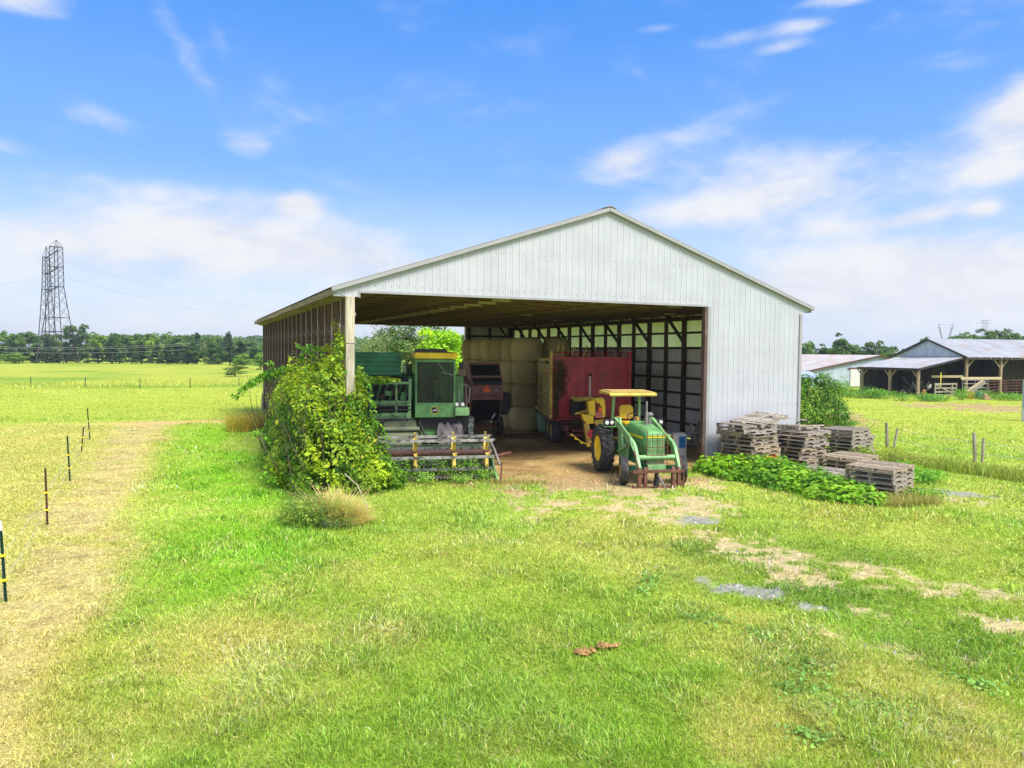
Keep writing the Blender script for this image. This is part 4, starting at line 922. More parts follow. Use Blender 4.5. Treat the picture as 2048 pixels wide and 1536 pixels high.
rf_ = MB(); rf_.b2(.30, .44, -.037, -.031, 2.10, 2.14); rf_.build('reflector', M['whitepaint'], ba)
for x in (-.62, .80): wheel(ba, (x, 1.0, .46), .46, .30, .2, M['oldyellow'], 'plain', face=1 if x > 0 else -1)
bf2 = MB(); bf2.b2(-.75, .75, .9, 1.1, .40, .56); bf2.b2(-.2, .2, 1.1, 3.6, .45, .6); bf2.bar((.35, .5, .8), (.45, .35, 1.12), .03, .05, 0); bf2.build('frame', M['rust'], ba)
cl_ = MB(); cl_.bar((.30, .30, .85), (.42, .22, 1.08), .05, .08); cl_.build('gate_latch', M['whitepaint'], ba)
fl = MB(); fl.b2(-1.2, -.75, .4, 1.6, 1.2, 2.5); fl.b2(-1.0, -.75, .9, 1.7, 2.5, 2.7); fl.build('drive_housing', M['maroon'], ba, bevel=.03)

# ------------------------------------------------------------------ the bale wagon
wg = empty('bale_wagon', (3.32, 30.65, 0), R(5.2), 'dark red bale wagon with yellow rack and pickup behind the tractor', 'farm wagon')
WGL = lambda px, py, d: local(wg, px, py, d)
fp = MB(); fp.b2(-1.62, 1.50, 0, .05, 1.10, 3.62)
for x in (-1.62, -1.02, -.62, -.25, .28, .92, 1.46): fp.b2(x-.025, x+.025, -.035, 0, 1.10, 3.62)
for z in (1.92, 2.62, 3.25): fp.b2(-1.6, 1.48, -.018, 0, z-.012, z+.012)
fp.b2(-.2, .25, -.03, -.0, 2.96, 3.0); fp.b2(-1.5, -.75, -.12, -.02, 1.0, 1.09)
fpo = fp.build('front_table', M['red'], wg)
rp_ = MB(); rp_.b2(1.52, 1.68, -.02, .16, .95, 3.86); rp_.b2(1.44, 1.5, -.02, .06, 1.1, 3.6); rp_.build('rear_stand', M['red'], wg)
lp = MB(); lp.b2(-1.76, -1.66, -.05, .06, 1.05, 3.88); lp.build('corner_post', M['oldyellow'], wg)
tr_ = MB(); tr_.tube([(-1.7, .05, 3.80), (1.62, .1, 3.84)], .022, 8); tr_.tube([(-1.6, .08, 3.66), (1.5, .08, 3.68)], .018, 8); tr_.build('top_rail', M['red'], wg)
for k, (px, dx) in enumerate(((1111, .10), (1122, .05), (1144, .06), (1166, .14), (1190, .12), (1213, .14), (1236, .12))):
    p = WGL(px, 712, 30.9); tn = MB(); tn.bar((p.x-dx*.3, .12, 3.58), (p.x+dx, .16, 4.08), .045, .045); tn.build('tine', M['oldyellow'] if k < 4 else M['oldwood'], wg)
rk = MB()
for z in (3.50, 3.02, 2.56, 2.10, 1.68, 1.16): rk.b2(-1.74, -1.68, .08, 3.9, z-.055, z+.055)
for y in (.12, 1.9, 3.87): rk.b2(-1.76, -1.70, y-.05, y+.05, 1.05, 3.58)
rk.build('side_rack', M['oldyellow'], wg)
ld_ = MB(); ld_.b2(-1.676, 1.5, .12, 3.85, 1.12, 3.3); ld_.build('hay_load', M['hay'], wg)
bed = MB(); bed.b2(-1.7, 1.6, .1, 3.9, .92, 1.08); bed.b2(-1.3, -1.15, -1.2, 3.85, .62, .9); bed.b2(.9, 1.05, -1.2, 3.85, .62, .9)
bed.bar((-1.25, -.1, .98), (-.35, -1.7, .55), .06, .07); bed.bar((-.9, -1.2, .78), (-.1, -2.0, .70), .07, .08); bed.bar((-.3, -1.2, .62), (.25, -4.6, .55), .14, .16)
bed.b2(-1.1, .3, -1.75, -1.2, .70, .78); bed.b2(-1.15, -.2, -1.85, -1.7, .52, .60); bed.b2(-1.2, -.2, -1.2, -.4, .45, .6)
bed.build('chassis', paint('dark_red_frame', (.13,.022,.022), .55, 0, .35, 3, (.08,.03,.02), .5, .7, 5), wg)
for y in (.45, 1.5):
    for x in (-1.48, 1.3): wheel(wg, (x, y, .52), .52, .34, .27, M['oldyellow'], 'plain', face=-1 if x < 0 else 1)
hr2 = MB(); p0, p1 = WGL(1180, 794, 30.3), WGL(1180, 752, 30.3); hr2.tube([p0, p1], .035, 8, 0); hr2.tube([p1, p1+Vector((0, 0, .10))], .06, 8, 1); hr2.build('hydraulic_ram', [M['whitepaint'], M['black']], wg, True)
# hanging hay on the front corner of the wagon
hc = rng.normal(size=(900, 3)); hp = np.stack([-1.36 + .28*rng.random(900)-.14 + .12*hc[:, 0], -.03 - .06*np.abs(hc[:, 1]), 2.75 + .42*hc[:, 2]], 1); hp2 = np.stack([-1.50 + .05*hc[:500, 0], -.03-.05*np.abs(hc[:500, 1]), 1.75 + .45*hc[:500, 2]], 1)
hp = np.concatenate([hp, hp2]); hp = hp[(hp[:, 2] > 1.1) & (hp[:, 2] < 3.5)]
leaves('hanging_hay', hp, rng.normal(size=(len(hp), 3))*np.array((1, .3, 1))+np.array((0, -1, 0)), rng.uniform(.12, .3, len(hp)), cols_from(len(hp), (.11,.07,.025), (.36,.27,.11), rng), M['leaf'], wg, aspect=.07, seed=3, hang=2.0)
# yellow pickup chute
yl = MB(); D = 28.4
def plate(pts, thick=.05, mi=0, d=D):
    P = [WGL(x, y, d + (dd if dd else 0)) for (x, y, *r_) in pts for dd in [r_[0] if r_ else 0]]
    n = len(P); back_ = [p + Vector((0, thick, 0)) for p in P]
    yl.add(P + back_, [tuple(range(n)), tuple(range(2*n-1, n-1, -1))] + [(k, (k+1) % n, (k+1) % n + n, k+n) for k in range(n)], mi)
plate([(1139,793), (1178,794,.3), (1186,800,.3), (1160,803,-.4), (1150,803,-.4)], .04, 1)
plate([(1176,803), (1190,800), (1191,831), (1178,829)], .5)
plate([(1191,798,.1), (1208,800,.1), (1211,815,.1), (1210,834,.1), (1200,835,.1), (1204,815,.1), (1199,806,.1), (1193,806,.1)], .35)
plate([(1178,797,.2), (1206,795,.2), (1211,803,.2), (1192,802,.0)], .5)
plate([(1163,828), (1187,831), (1187,847), (1174,848), (1168,842)], .45)
plate([(1168,847), (1178,848), (1187,893), (1175,894)], .28, 1)
plate([(1186,842,.2), (1210,838,.2), (1214,850,.2), (1192,851,.2)], .3, 1)
plate([(1196,808,.4), (1201,808,.4), (1203,830,.4), (1198,830,.4)], .15, 1)
plate([(1150,826,.5), (1177,818,.5), (1178,823,.5), (1151,830,.5)], .05, 1)
ylo = yl.build('pickup_chute', [M['yellow'], M['oldyellow']], wg)
dkk = MB(); a_, b_ = WGL(1143, 800, 29.3), WGL(1178, 832, 29.3); dkk.b2(a_.x, b_.x, a_.y, a_.y+.5, b_.z, a_.z); dkk.build('chute_mouth', M['black'], wg)
ch = MB(); pts = [WGL(1143, 868, 28.2) + Vector((0, 0, 0)), WGL(1152, 876, 28.2), WGL(1163, 884, 28.2), WGL(1176, 889, 28.2), WGL(1184, 891, 28.3)]
ch.tube(pts, .022, 6)
for p in pts[:4]: ch.box(p + Vector((0, 0, -.03)), (.09, .06, .07))
ch.build('pickup_chain', M['yellow'], wg)
rr2 = MB(); rr2.tube([WGL(1206, 797, 28.6), WGL(1196, 793, 28.7), WGL(1186, 795, 28.8)], .02, 6); rr2.build('guard_rod', M['rust'], wg)
rd = MB(); rd.lathe([(.005, -.02), (.16, -.02), (.16, .02), (.005, .02)], WGL(1183, 868, 28.1), 'Y', 18); rd.build('red_disc', M['red'], wg, True)
# ------------------------------------------------------------------ pallets
PLX, PWY, PH = 1.50, 1.26, .128
def pallet_proto(mt, seed):
    r = random.Random(seed); root = empty('pallet', (0, 0, 0))
    td = MB(); n = 8
    for k in range(n):
        w = .115 + r.uniform(-.012, .012); x = -PLX/2 + w/2 + (PLX-w)*k/(n-1); 
        if k in (0, n-1): w = .135
        l = PWY + r.uniform(-.03, .01)
        td.box((x, r.uniform(-.01, .01), PH-.008), (w, l, .017), (r.uniform(-.004, .004), r.uniform(-.01, .01), r.uniform(-.012, .012)))
    o = td.build('top_deck', mt, root)
    for y in (-PWY/2+.03, 0, PWY/2-.03):
        s_ = MB(); h0, h1 = .017, PH-.0175; L = PLX/2
        s_.prism([(-L, h0), (-L*.72, h0), (-L*.68, h0+.04), (-L*.34, h0+.04), (-L*.30, h0), (L*.30, h0), (L*.34, h0+.04), (L*.68, h0+.04), (L*.72, h0), (L, h0), (L, h1), (-L, h1)], y-.022, y+.022, 'Y')
        s_.build('stringer', mt, root)
    bd_ = MB()
    for x in (-PLX/2+.07, -.12, .14, PLX/2-.07): bd_.box((x, 0, .008), (.12, PWY-.02, .016), (0, 0, r.uniform(-.01, .01)))
    bd_.build('bottom_deck', mt, root)
    return root
MPAL = [M['pallet'], wood('pallet_wood_tan', (.22,.17,.115), (.58,.475,.34), 0, stain=(.30,.26,.20), isl=.55), wood('pallet_wood_dark', (.17,.145,.12), (.46,.40,.33), 0, stain=(.3,.26,.21), isl=.55)]
PP = [pallet_proto(MPAL[0], 1), pallet_proto(MPAL[0], 2), pallet_proto(MPAL[1], 3), pallet_proto(MPAL[2], 4)]
PRED = pallet_proto(M['palletred'], 6); pal_used = set(); pr = random.Random(3)
def put_pallet(proto, x, y, z, yaw, label, tilt=(0, 0), group='weathered wooden pallets beside the shed'):
    if proto.name in pal_used: o = copy_tree(proto)
    else: o = proto; pal_used.add(proto.name)
    o.location = W(x, y, z); o.rotation_euler = (tilt[0], tilt[1], YAW + yaw); return tag(o, label, 'pallet', group)
def stack(x, y, n, yaw, where, jit=.05, ajit=3, flip=0, top=None, special=None):
    for k in range(n):
        f = R(90) if pr.random() < flip else 0
        last = (k == n-1); pos = 'lowest' if k == 0 else ('topmost' if last else (ORD[k] + ' up'))
        p = pr.choice(PP) if not (special and k in special) else PRED
        tone_ = 'orange painted' if p is PRED else ('tan' if p is PP[2] else ('dark weathered' if p is PP[3] else 'grey weathered'))
        put_pallet(p, x+pr.uniform(-jit, jit), y+pr.uniform(-jit, jit), .02+k*(PH+.004), R(yaw)+R(pr.uniform(-ajit, ajit))+f, f'{tone_} pallet, {pos} {where}', (R(pr.uniform(-.5, .5)), R(pr.uniform(-.5, .5))))
stack(1.12, -6.1, 6, 20, 'in the nearest stack at the end of the vines', .04, 2.5)
stack(3.45, -2.95, 4, 14, 'in the wide low stack behind the nearest one', .05, 3)
stack(1.45, -3.75, 2, 22, 'in the very low pile among the vines', .05, 3)
stack(3.0, -1.25, 9, 14, 'in the tall stack under the white wall corner', .11, 9)
stack(1.05, -1.05, 11, 10, 'in the tallest stack next to the doorway', .12, 9, flip=.3, special=(2,))
stack(6.3, -.3, 8, 15, 'in the stack behind the shed corner', .09, 7)
put_pallet(PP[0], 1.5, -.95, 1.52, R(12), 'grey pallet tilted on top of the tallest stack by the doorway', (R(2), R(-9)))
put_pallet(PP[1], 3.0, -.95, 1.22, R(17), 'grey pallet lying askew over the tall stack under the wall corner', (R(-2), R(3)))
for k, (a, b, wd, lab) in enumerate((((.55, -1.2, 1.50), (2.25, -.9, 1.78), .12, 'long grey board sloping across the tallest pallet stack'), ((1.75, -1.2, 1.70), (3.2, -1.3, 1.55), .16, 'pale broken board bridging the two tall pallet stacks'), ((2.5, -1.7, 1.40), (3.6, -1.75, 1.40), .09, 'thin pale slat on the tall stack under the wall corner'))):
    p = MB(); p.bar(Vector(W(*a)), Vector(W(*b)), wd, .03); tag(p.build('loose_board', M['pallet']), lab, 'board')
p = MB(); p.bar(W(2.9, -1.2, 1.42), W(3.35, -1.3, 1.60), .03, .03); p.bar(W(3.1, -1.25, 1.5), W(3.5, -1.2, 1.52), .03, .03); tag(p.build('dark_stick', M['black']), 'dark forked stick lying on top of the pallets', 'stick')
for k, (x, y, a, t_, lab) in enumerate(((3.55, 4.3, 88, 62, 'dark pallet leaning on the shed wall behind the tractor'), (3.35, 3.2, 84, 55, 'dark pallet leaning in the shed nearest the doorway jamb'), (3.0, 3.6, 95, 20, 'dark pallet lying half flat on the shed floor'))):
    o = put_pallet(PP[3], x, y, .08, 0, lab, group='pallets leaning inside the shed'); o.location = W(x, y, .75 if t_ > 40 else .3); o.rotation_euler = Euler((0, R(-t_), YAW + R(a-90)))
for q in PP+[PRED]:
    if q.name not in pal_used:
        for ch in list(q.children): bpy.data.objects.remove(ch)
        bpy.data.objects.remove(q)
# white drum, leaning board
bx = empty('container', W(.20, 1.75), YAW + R(-20), 'white plastic container with blue panel just inside the doorway', 'container')
b_ = MB(); b_.prism(rounded(.50, .46, .08), .0, .86, 'Z'); b_.prism(rounded(.40, .36, .06), .86, .90, 'Z'); bo = b_.build('tub', M['whitepaint'], bx, bevel=.01)
b2_ = MB(); b2_.box((.05, -.236, .58), (.24, .012, .42)); b2_.build('blue_panel', M['bluepl'], bx, bevel=.003)
p = MB(); p.bar(W(.42, .75, .02), W(.10, .95, 1.35), .10, .03); tag(p.build('loose_board', M['greywood']), 'narrow pale board leaning inside the doorway jamb', 'board')
p = MB(); p.bar(W(-8.1, -1.06, -.05), W(-8.02, -1.0, .56), .05, .012, up=(0, 1, 0)); p.bar(W(-8.03, -1.0, .50), W(-8.0, -1.0, .62), .03, .012); tag(p.build('stake', M['rust']), 'rusty steel stake standing in the dirt beside the reel', 'stake')
p = MB(); p.bar(W(-3.3, 10.1, .05), W(-1.2, 9.6, .05), .09, .06); tag(p.build('fallen_timber', M['stud']), 'dark timber lying on the dirt in front of the bales', 'timber')
p = MB(); p.tube([W(-7.4, 1.9, .30), W(-6.2, 2.6, .34)], .06, 8); tag(p.build('pipe', M['rust']), 'rusty pipe lying between combine and baler', 'pipe')
p = MB(); p.box(W(-12.3, 25.9, .5), (.08, .9, 1.0), (R(35), 0, YAW)); tag(p.build('loose_board', M['greywood']), 'grey board propped at the far corner of the slatted side', 'board')

# ------------------------------------------------------------------ posts
TP = [((12, 1203), 1035, 'nearest green steel fence post with white top and two yellow insulators'), ((95, 1050), 933, 'rusty brown steel fence post second from the camera'), ((140, 960), 870, 'dark steel fence post third from the camera'), ((163, 903), 852, 'short leaning steel fence post fourth from the camera'), ((180, 878), 815, 'farthest steel fence post of the near row by the bare track')]
TW = [[], []]
for k, ((px, py), top, lab) in enumerate(TP):
    b = G(px, py); d = b.y; h = (py-top)/F*d; lean = [-.05, -.02, -.045, .10, -.07][k]
    o = empty('fence_post', (b.x, b.y, -.02), 0, lab, 'fence post', 'steel fence posts along the mown strip')
    o.rotation_euler = (0, lean, 0); mt = [M['tpost'], paint('rusted_post', (.10,.045,.03), .7, .2, .3, 5), M['tpost'], paint('rusted_post_dark', (.07,.04,.03), .7, .2, .3, 5), M['tpost']][k]
    s_ = MB(); s_.b2(-.022, .022, -.004, .004, 0, h*.88); s_.b2(-.004, .004, -.030, -.004, 0, h*.88)
    for q in range(10): s_.b2(-.01, .01, -.038, -.03, .12+q*h*.075, .14+q*h*.075)
    s_.build('shaft', mt, o)
    tpx = MB(); tpx.b2(-.0225, .0225, -.0045, .0045, h*.88, h); tpx.b2(-.0045, .0045, -.0305, -.0045, h*.88, h); tpx.build('post_top', M['whitepaint'] if k == 0 else mt, o)
    for q_, z in enumerate((.28, .58)): TW[q_].append(Vector((b.x + lean*h*z, b.y-.07, h*z-.02)))
    for z in (.28, .58):
        i_ = MB(); i_.box((0, -.012, h*z), (.075, .07, .035)); i_.box((.0, -.06, h*z), (.035, .05, .03)); i_.build('insulator', M['tyreyellow'], o, bevel=.006)
for q_, lab in ((0, 'lower thin electric wire strung along the steel posts of the mown strip'), (1, 'upper thin electric wire strung along the steel posts of the mown strip')):
    P_ = []
    for a_, c_ in zip(TW[q_][:-1], TW[q_][1:]):
        for j in range(8): f_ = j/8; v_ = a_.lerp(c_, f_); v_.z -= .10*4*f_*(1-f_); P_.append(v_)
    p = MB(); p.tube(P_ + [TW[q_][-1]], .004, 4); tag(p.build('fence_wire', M['wire']), lab, 'wire')
for k, (px, py, t_) in enumerate(((62, 773, 754), (170, 776, 756), (280, 777, 758), (380, 776, 757), (478, 772, 757))):
    b = G(px, py); h = (py-t_)/F*b.y + .05; p = MB(); p.b2(-.028, .028, -.02, .02, -.05, h); p.b2(-.03, .03, -.025, .025, h-.12, h)
    o = p.build('far_fence_post', M['tpost'], None, loc=(b.x, b.y, 0)); o.rotation_euler = (0, R((-1, 4, 0, 2, 0)[k]), 0)
    tag(o, f'thin steel post in the far fence across the field, {nth(k)} from the left', 'fence post', 'far fence posts across the field')
for k, (px, py, tx, ty, r_, lab) in enumerate(((1774, 893, 1773, 845, .062, 'upright grey wooden post of the left pair in the pasture'), (1787, 895, 1795, 857, .05, 'leaning grey wooden post of the left pair in the pasture'), (1950, 925, 1948, 866, .065, 'upright grey wooden post of the right pair in the pasture'), (1964, 926, 1967, 877, .05, 'shorter dark wooden post of the right pair in the pasture'))):
    b = G(px, py); t_ = AT(tx, ty, b.y+.02); p = MB(); p.tube([b - Vector((0, 0, .1)), (b+t_)/2 + Vector((.01, 0, 0)), t_], [r_*1.05, r_, r_*.92], 10)
    tag(p.build('wooden_post', M['greywood'], None, True), lab, 'fence post', 'old wooden posts in the pasture')
b1, b2_, = G(1950, 925), G(1787, 895)
for k, z in enumerate((.35, .75)):
    p = MB(); e = G(2100, 948); p.tube([b2_ + Vector((0, 0, z)), (b1+b2_)/2 + Vector((0, 0, z-.06)), b1 + Vector((0, 0, z)), e + Vector((0, 0, z))], .008, 5)
    tag(p.build('fence_wire', M['wire']), ('lower' if k == 0 else 'upper') + ' thin wire strung between the pasture posts', 'wire')
g0 = G(2052, 842); p = MB(); p.b2(-.22, .22, -.12, .12, 0, 2.45, 0); p.b2(-.225, .225, -.125, .125, .0, .75, 1)
o = p.build('gate_post', [M['greypaint'], M['whitepaint']], None, loc=(g0.x+.02, g0.y, 0)); tag(o, 'blue grey post with white base at the right edge', 'post')

# ------------------------------------------------------------------ the cattle shed, its lean-to and the low barn on the right
cs = empty('cattle_shed', (43.1, 70, 0), R(13), 'open fronted cattle shed with rusty metal roof and pale gable', 'barn')
LEN, DP, EZ, RZ = 46, 9.0, 3.80, 5.47
crz = lambda y: RZ - (RZ-EZ)*abs(y-DP/2)/(DP/2)
r_ = MB(); RB2 = [(0, 0), (.04, .03), (.10, .03), (.14, 0)]
for s_ in (-1, 1):
    ribbed(r_, -.35, LEN, lambda x: 0, lambda x: DP/2+.45, lambda x, o, z, s_=s_: (x, DP/2 + s_*z, RZ+.08 - (RZ-EZ)*z/(DP/2) + o), pitch=.42, rib=RB2)
cro = r_.build('roof', M['roofmetal'], cs)
for x in (8.2, 13.5): p = MB(); p.tube([(x, DP/2, RZ), (x, DP/2, RZ+.75)], .02, 6); p.build('lightning_rod', M['wire'], cro)
e_ = MB(); e_.b2(-.35, LEN, -.42, -.36, EZ-.32, EZ-.08); e_.bar((-.33, -.45, EZ-.12), (-.33, DP/2, RZ+.0), .05, .18); e_.bar((-.33, DP+.45, EZ-.12), (-.33, DP/2, RZ+.0), .05, .18); e_.build('eave_board', M['shedwood'], cs)
rt_ = MB()
for k in range(40): rt_.b2(k*1.2-.06, k*1.2+.06, -.5, -.42, EZ-.2, EZ-.08)
rt_.build('rafter_ends', M['shedpost'], cs)
gbl = MB(); ribbed(gbl, 0, DP, lambda y: 3.72, lambda y: crz(y)-.02, lambda y, o, z: (-.02-o, y, z), pitch=.5, rib=[(0, 0), (.03, -.02), (.05, 0)]); gbl.build('gable', M['bluegrey'], cs)
wl_ = MB()
for k in range(int(LEN/.3)): wl_.b2(k*.3, k*.3+.285, DP-.3, DP-.27, 0, EZ-.1)
for k in range(24): wl_.b2(-.05, 0, 2.4+k*.28, 2.4+k*.28+.27, 0, 3.7)
for k in range(12): wl_.b2(k*.3+8.2, k*.3+8.49, 3.6, 3.63, 0, 3.4)
wl_.b2(-.0, LEN, .1, DP-.3, EZ+.02, EZ+.06)
wl_.build('wall', M['shedwood'], cs)
for k in range(11):
    x = .12 + k*3.95; p = MB(); p.b2(x-.11, x+.11, -.11, .11, 0, EZ-.1); o = p.build('post', M['shedpost'], cs)
    for s_ in (-1, 1):
        if k == 0 and s_ < 0: continue
        p = MB(); p.bar((x+s_*.1, 0, 2.75), (x+s_*.95, -.02, EZ-.12), .07, .14); p.build('brace', M['shedpost'], o)
ew = MB()
for k in range(18): ew.b2(-5.1+k*.285, -5.1+k*.285+.275, 8.1, 8.13, 0, 2.45+k*.062)
ew.build('end_wall', M['shedwood'], cs)
lt = MB(); ribbed(lt, -.1, 8.3, lambda y: 0, lambda y: 5.35, lambda y, o, z: (-.04-z, y, 3.76 - z*.213 + o), pitch=.42, rib=RB2); lt.build('lean_to_roof', M['roofmetal'], cs)
le = MB(); le.b2(-5.32, -5.26, -.1, 8.3, 2.38, 2.58); le.bar((-5.3, -.12, 2.52), (-.05, -.12, 3.66), .05, .16); le.build('lean_to_beam', M['shedwood'], cs)
for k, y in enumerate((.25, 3.9, 7.9)):
    p = MB(); p.b2(-5.12, -4.9, y-.11, y+.11, 0, 2.6); o = p.build('post', M['shedpost'], cs)
    for s_ in (-1, 1):
        if k == 0 and s_ < 0: continue
        p = MB(); p.bar((-5.02, y+s_*.1, 1.75), (-5.02, y+s_*.85, 2.5), .06, .12); p.build('brace', M['shedpost'], o)
CSL = lambda px, py, d: local(cs, px, py, d)
def at_cs(x, y, z=0): c, s = math.cos(R(13)), math.sin(R(13)); return Vector((43.1 + c*x - s*y, 70 + s*x + c*y, z))
# things about the cattle shed
def thing(name, mb, mt, label, cat, group=None, smooth=False): return tag(mb.build(name, mt, None, smooth), label, cat, group)
gt0, gt1 = G(1868, 799), G(1912, 801); gy = 66.0; A = AT(1868, 790, gy); B_ = AT(1913, 790, gy+1.0)
wgte = empty('wooden_gate', (A.x, A.y, 0), math.atan2(B_.y-A.y, B_.x-A.x), 'grey wooden board gate with diagonal brace under the cattle shed eave', 'gate'); Lg = (B_-A).length
p = MB()
for z in (.28, .58, .90, 1.28): p.b2(0, Lg, -.02, .02, z-.07, z+.07)
p.build('rails', M['greywood'], wgte)
p = MB(); p.bar((.08, -.04, 1.25), (Lg*.95, -.04, .25), .03, .13); p.build('brace', M['greywood'], wgte)
for x in (.08, Lg*.78, Lg-.08): p = MB(); p.b2(x-.07, x+.07, -.05, -.021, .15, 1.38); p.build('upright', M['greywood'], wgte)
def beam(name, a, b, w, h, mt, label, cat, group=None): p = MB(); p.bar(a, b, w, h); return thing(name, p, mt, label, cat, group)
beam('rail', AT(1863, 753, 70.6), AT(1926, 753, 70.0), .06, .22, M['freshwood'], 'pale new rail between lean-to and first shed post', 'rail', 'pale new rails')
beam('rail', AT(1922, 756.5, 69.8), AT(2003, 756.5, 70.5), .06, .24, M['freshwood'], 'pale new rail between the first two shed posts', 'rail', 'pale new rails')
beam('yellow_pole', AT(1882, 745, 68.5), AT(1881, 776, 68.5), .06, .06, M['tyreyellow'], 'thin yellow pole standing behind the wooden gate', 'pole')
beam('plank', AT(1931, 785, 67.5), AT(1966, 762, 67.8), .10, .26, M['freshwood'], 'upper pale plank leaning on the pipe rails', 'plank', 'leaning pale planks')
beam('plank', AT(1936, 788, 67.3), AT(1971, 764, 67.6), .10, .26, M['greywood'], 'lower pale plank leaning on the pipe rails', 'plank', 'leaning pale planks')
def pipe_gate(a, b, nr, label, mt=M['rust']):
    o = empty('pipe_gate', (a.x, a.y, 0), math.atan2(b.y-a.y, b.x-a.x), label, 'gate', 'rusty pipe gates'); L = (b-a).length
    p = MB()
    for s_ in (0, L): p.tube([(s_, 0, .1), (s_, 0, 1.55)], .035, 8)
    p.tube([(0, 0, 1.55), (L, 0, 1.55)], .035, 8); p.tube([(0, 0, .18), (L, 0, .18)], .03, 8); p.build('gate_frame', mt, o)
    for k in range(1, nr): p = MB(); z = .18 + 1.37*k/nr; p.tube([(0, 0, z), (L, 0, z)], .026, 6); p.build('rail', mt, o)
    p = MB()
    for f in ((.5,) if L < 5 else (.33, .66)): p.tube([(L*f, 0, .18), (L*f, 0, 1.55)], .026, 6)
    p.build('upright', mt, o)
pipe_gate(AT(1977, 790, 66.0), AT(2009, 790, 69.5), 5, 'rusty pipe gate standing slightly open in front of the second shed post')
pipe_gate(AT(2012, 790, 70.0), AT(2052, 790, 71.5), 5, 'rusty pipe gate at the far right of the cattle shed front')
pipe_gate(AT(1924, 790, 69.6), AT(1975, 790, 69.4), 4, 'thin rusty pipe panel behind the leaning planks', M['greysteel'])
def tub(px, py, d, r, h, mt, label):
    c = AT(px, py, d); p = MB(); p.lathe([(.01, .02), (r*.85, 0), (r, h), (r*1.06, h+.02), (r*.97, h), (r*.8, .06), (.01, .05)], (c.x, c.y, 0), n=22); thing('tub', p, mt, label, 'tub', None, True)
tub(1941, 798, 66.3, .34, .58, paint('orange_tub', (.75,.30,.02), .5, 0, .1, 4), 'orange tub in the weeds before the cattle shed')
tub(1955, 797, 67.0, .36, .5, paint('sky_blue_tub', (.03,.28,.62), .5, 0, .1, 4), 'blue tub in the weeds before the cattle shed')
bk = AT(1858, 773, 70.5); p = MB(); p.lathe([(.01, 0), (.15, 0), (.20, .42), (.185, .42), (.01, .05)], (bk.x, bk.y, bk.z-.2), n=18); p.tube([(bk.x-.19, bk.y, bk.z+.2), (bk.x, bk.y, bk.z+.48), (bk.x+.19, bk.y, bk.z+.2)], .012, 6); thing('bucket', p, M['whitepaint'], 'white bucket hanging under the lean-to roof', 'bucket', None, True)
rk_ = AT(1974, 806, 64.5); bpy_ = MB(); bpy_.prism([(-.3, 0), (.35, 0), (.22, .2), (-.2, .55), (-.3, .5)], -.15, .15, 'Y'); o = bpy_.build('slab', paint('tan_block', (.42,.27,.16), .8, 0, .2, 4), None, loc=(rk_.x, rk_.y, 0), bevel=.02); tag(o, 'tan broken slab leaning by the pipe gate foot', 'slab')
beam('timber_step', AT(1893, 806, 64.0), AT(1921, 806, 64.6), .3, .18, paint('tan_timber', (.38,.26,.12), .8, 0, .2, 4), 'tan timber lying below the wooden gate', 'timber')
beam('crate_board', AT(1845, 787, 67.0), AT(1851, 787, 67.0), .12, .75, paint('orange_brown_board', (.35,.16,.04), .8, 0, .3, 4), 'orange brown board standing behind the lean-to post', 'board')
c_ = AT(1806, 795, 68.5); p = MB(); p.lathe([(.15, -.07), (.3, -.08), (.32, 0), (.3, .08), (.15, .07)], (c_.x, c_.y, .32), 'Y', 20); thing('old_tyre', p, M['rubber'], 'old black tyre lying in weeds under the lean-to', 'tyre', None, True)
hpile = MB()
for k in range(16): a = rnd.uniform(0, 6); q = AT(1832+rnd.uniform(-16, 16), 790, 70+rnd.uniform(-1, 1)); q.z = rnd.uniform(.1, .9); hpile.bar(q, q+Vector((rnd.uniform(-.9, .9), rnd.uniform(-.3, .3), rnd.uniform(.2, 1.0))), .06, .12)
thing('scrap_pile', hpile, M['shedwood'], 'heap of dark scrap timber under the lean-to', 'scrap pile')

lb_ = empty('low_barn', (43.8, 88, 0), R(13), 'low pale blue barn with rusty sloping metal roof beyond the shed', 'barn')
zr2 = lambda x: 3.80 - (.19*-x if x < 0 else .24*x)
r_ = MB()
ribbed(r_, -.3, 30, lambda y: 0, lambda y: 12.2, lambda y, o, z: (-z, y, 3.84 - .19*z + o), pitch=.42, rib=RB2); ribbed(r_, -.3, 30, lambda y: 0, lambda y: 1.7, lambda y, o, z: (z, y, 3.84 - .24*z + o), pitch=.42, rib=RB2)
ro2 = r_.build('roof', paint('rusty_pale_roof', (.40,.385,.375), .55, .2, .15, .6, (.38,.24,.18), .47, .70, .8, .05, .4, .2), lb_)
p = MB(); p.tube([(0, .4, 3.8), (0, .4, 4.6)], .02, 6); p.build('lightning_rod', M['wire'], ro2)
w_ = MB(); ribbed(w_, -12, 1.5, lambda x: 0, lambda x: zr2(x)-.02, lambda x, o, z: (x, -o, z), pitch=.62, rib=[(0, 0), (.03, -.03), (.06, 0), (.3, 0), (.31, .012), (.33, 0)]); w_.build('end_wall', M['bluegrey'], lb_)
w_ = MB(); w_.b2(1.46, 1.5, .02, 29, 0, 3.4); w_.b2(-12, -11.96, .02, 29, 0, 1.5); w_.b2(-12, 1.5, 28.96, 29, 0, 1.5); w_.build('wall', M['bluegrey'], lb_)
p = MB(); p.bar((-12.2, -.28, 1.42), (0, -.28, 3.74), .05, .12); p.bar((1.7, -.28, 3.36), (0, -.28, 3.74), .05, .12); p.build('barge_board', M['rust'], lb_)
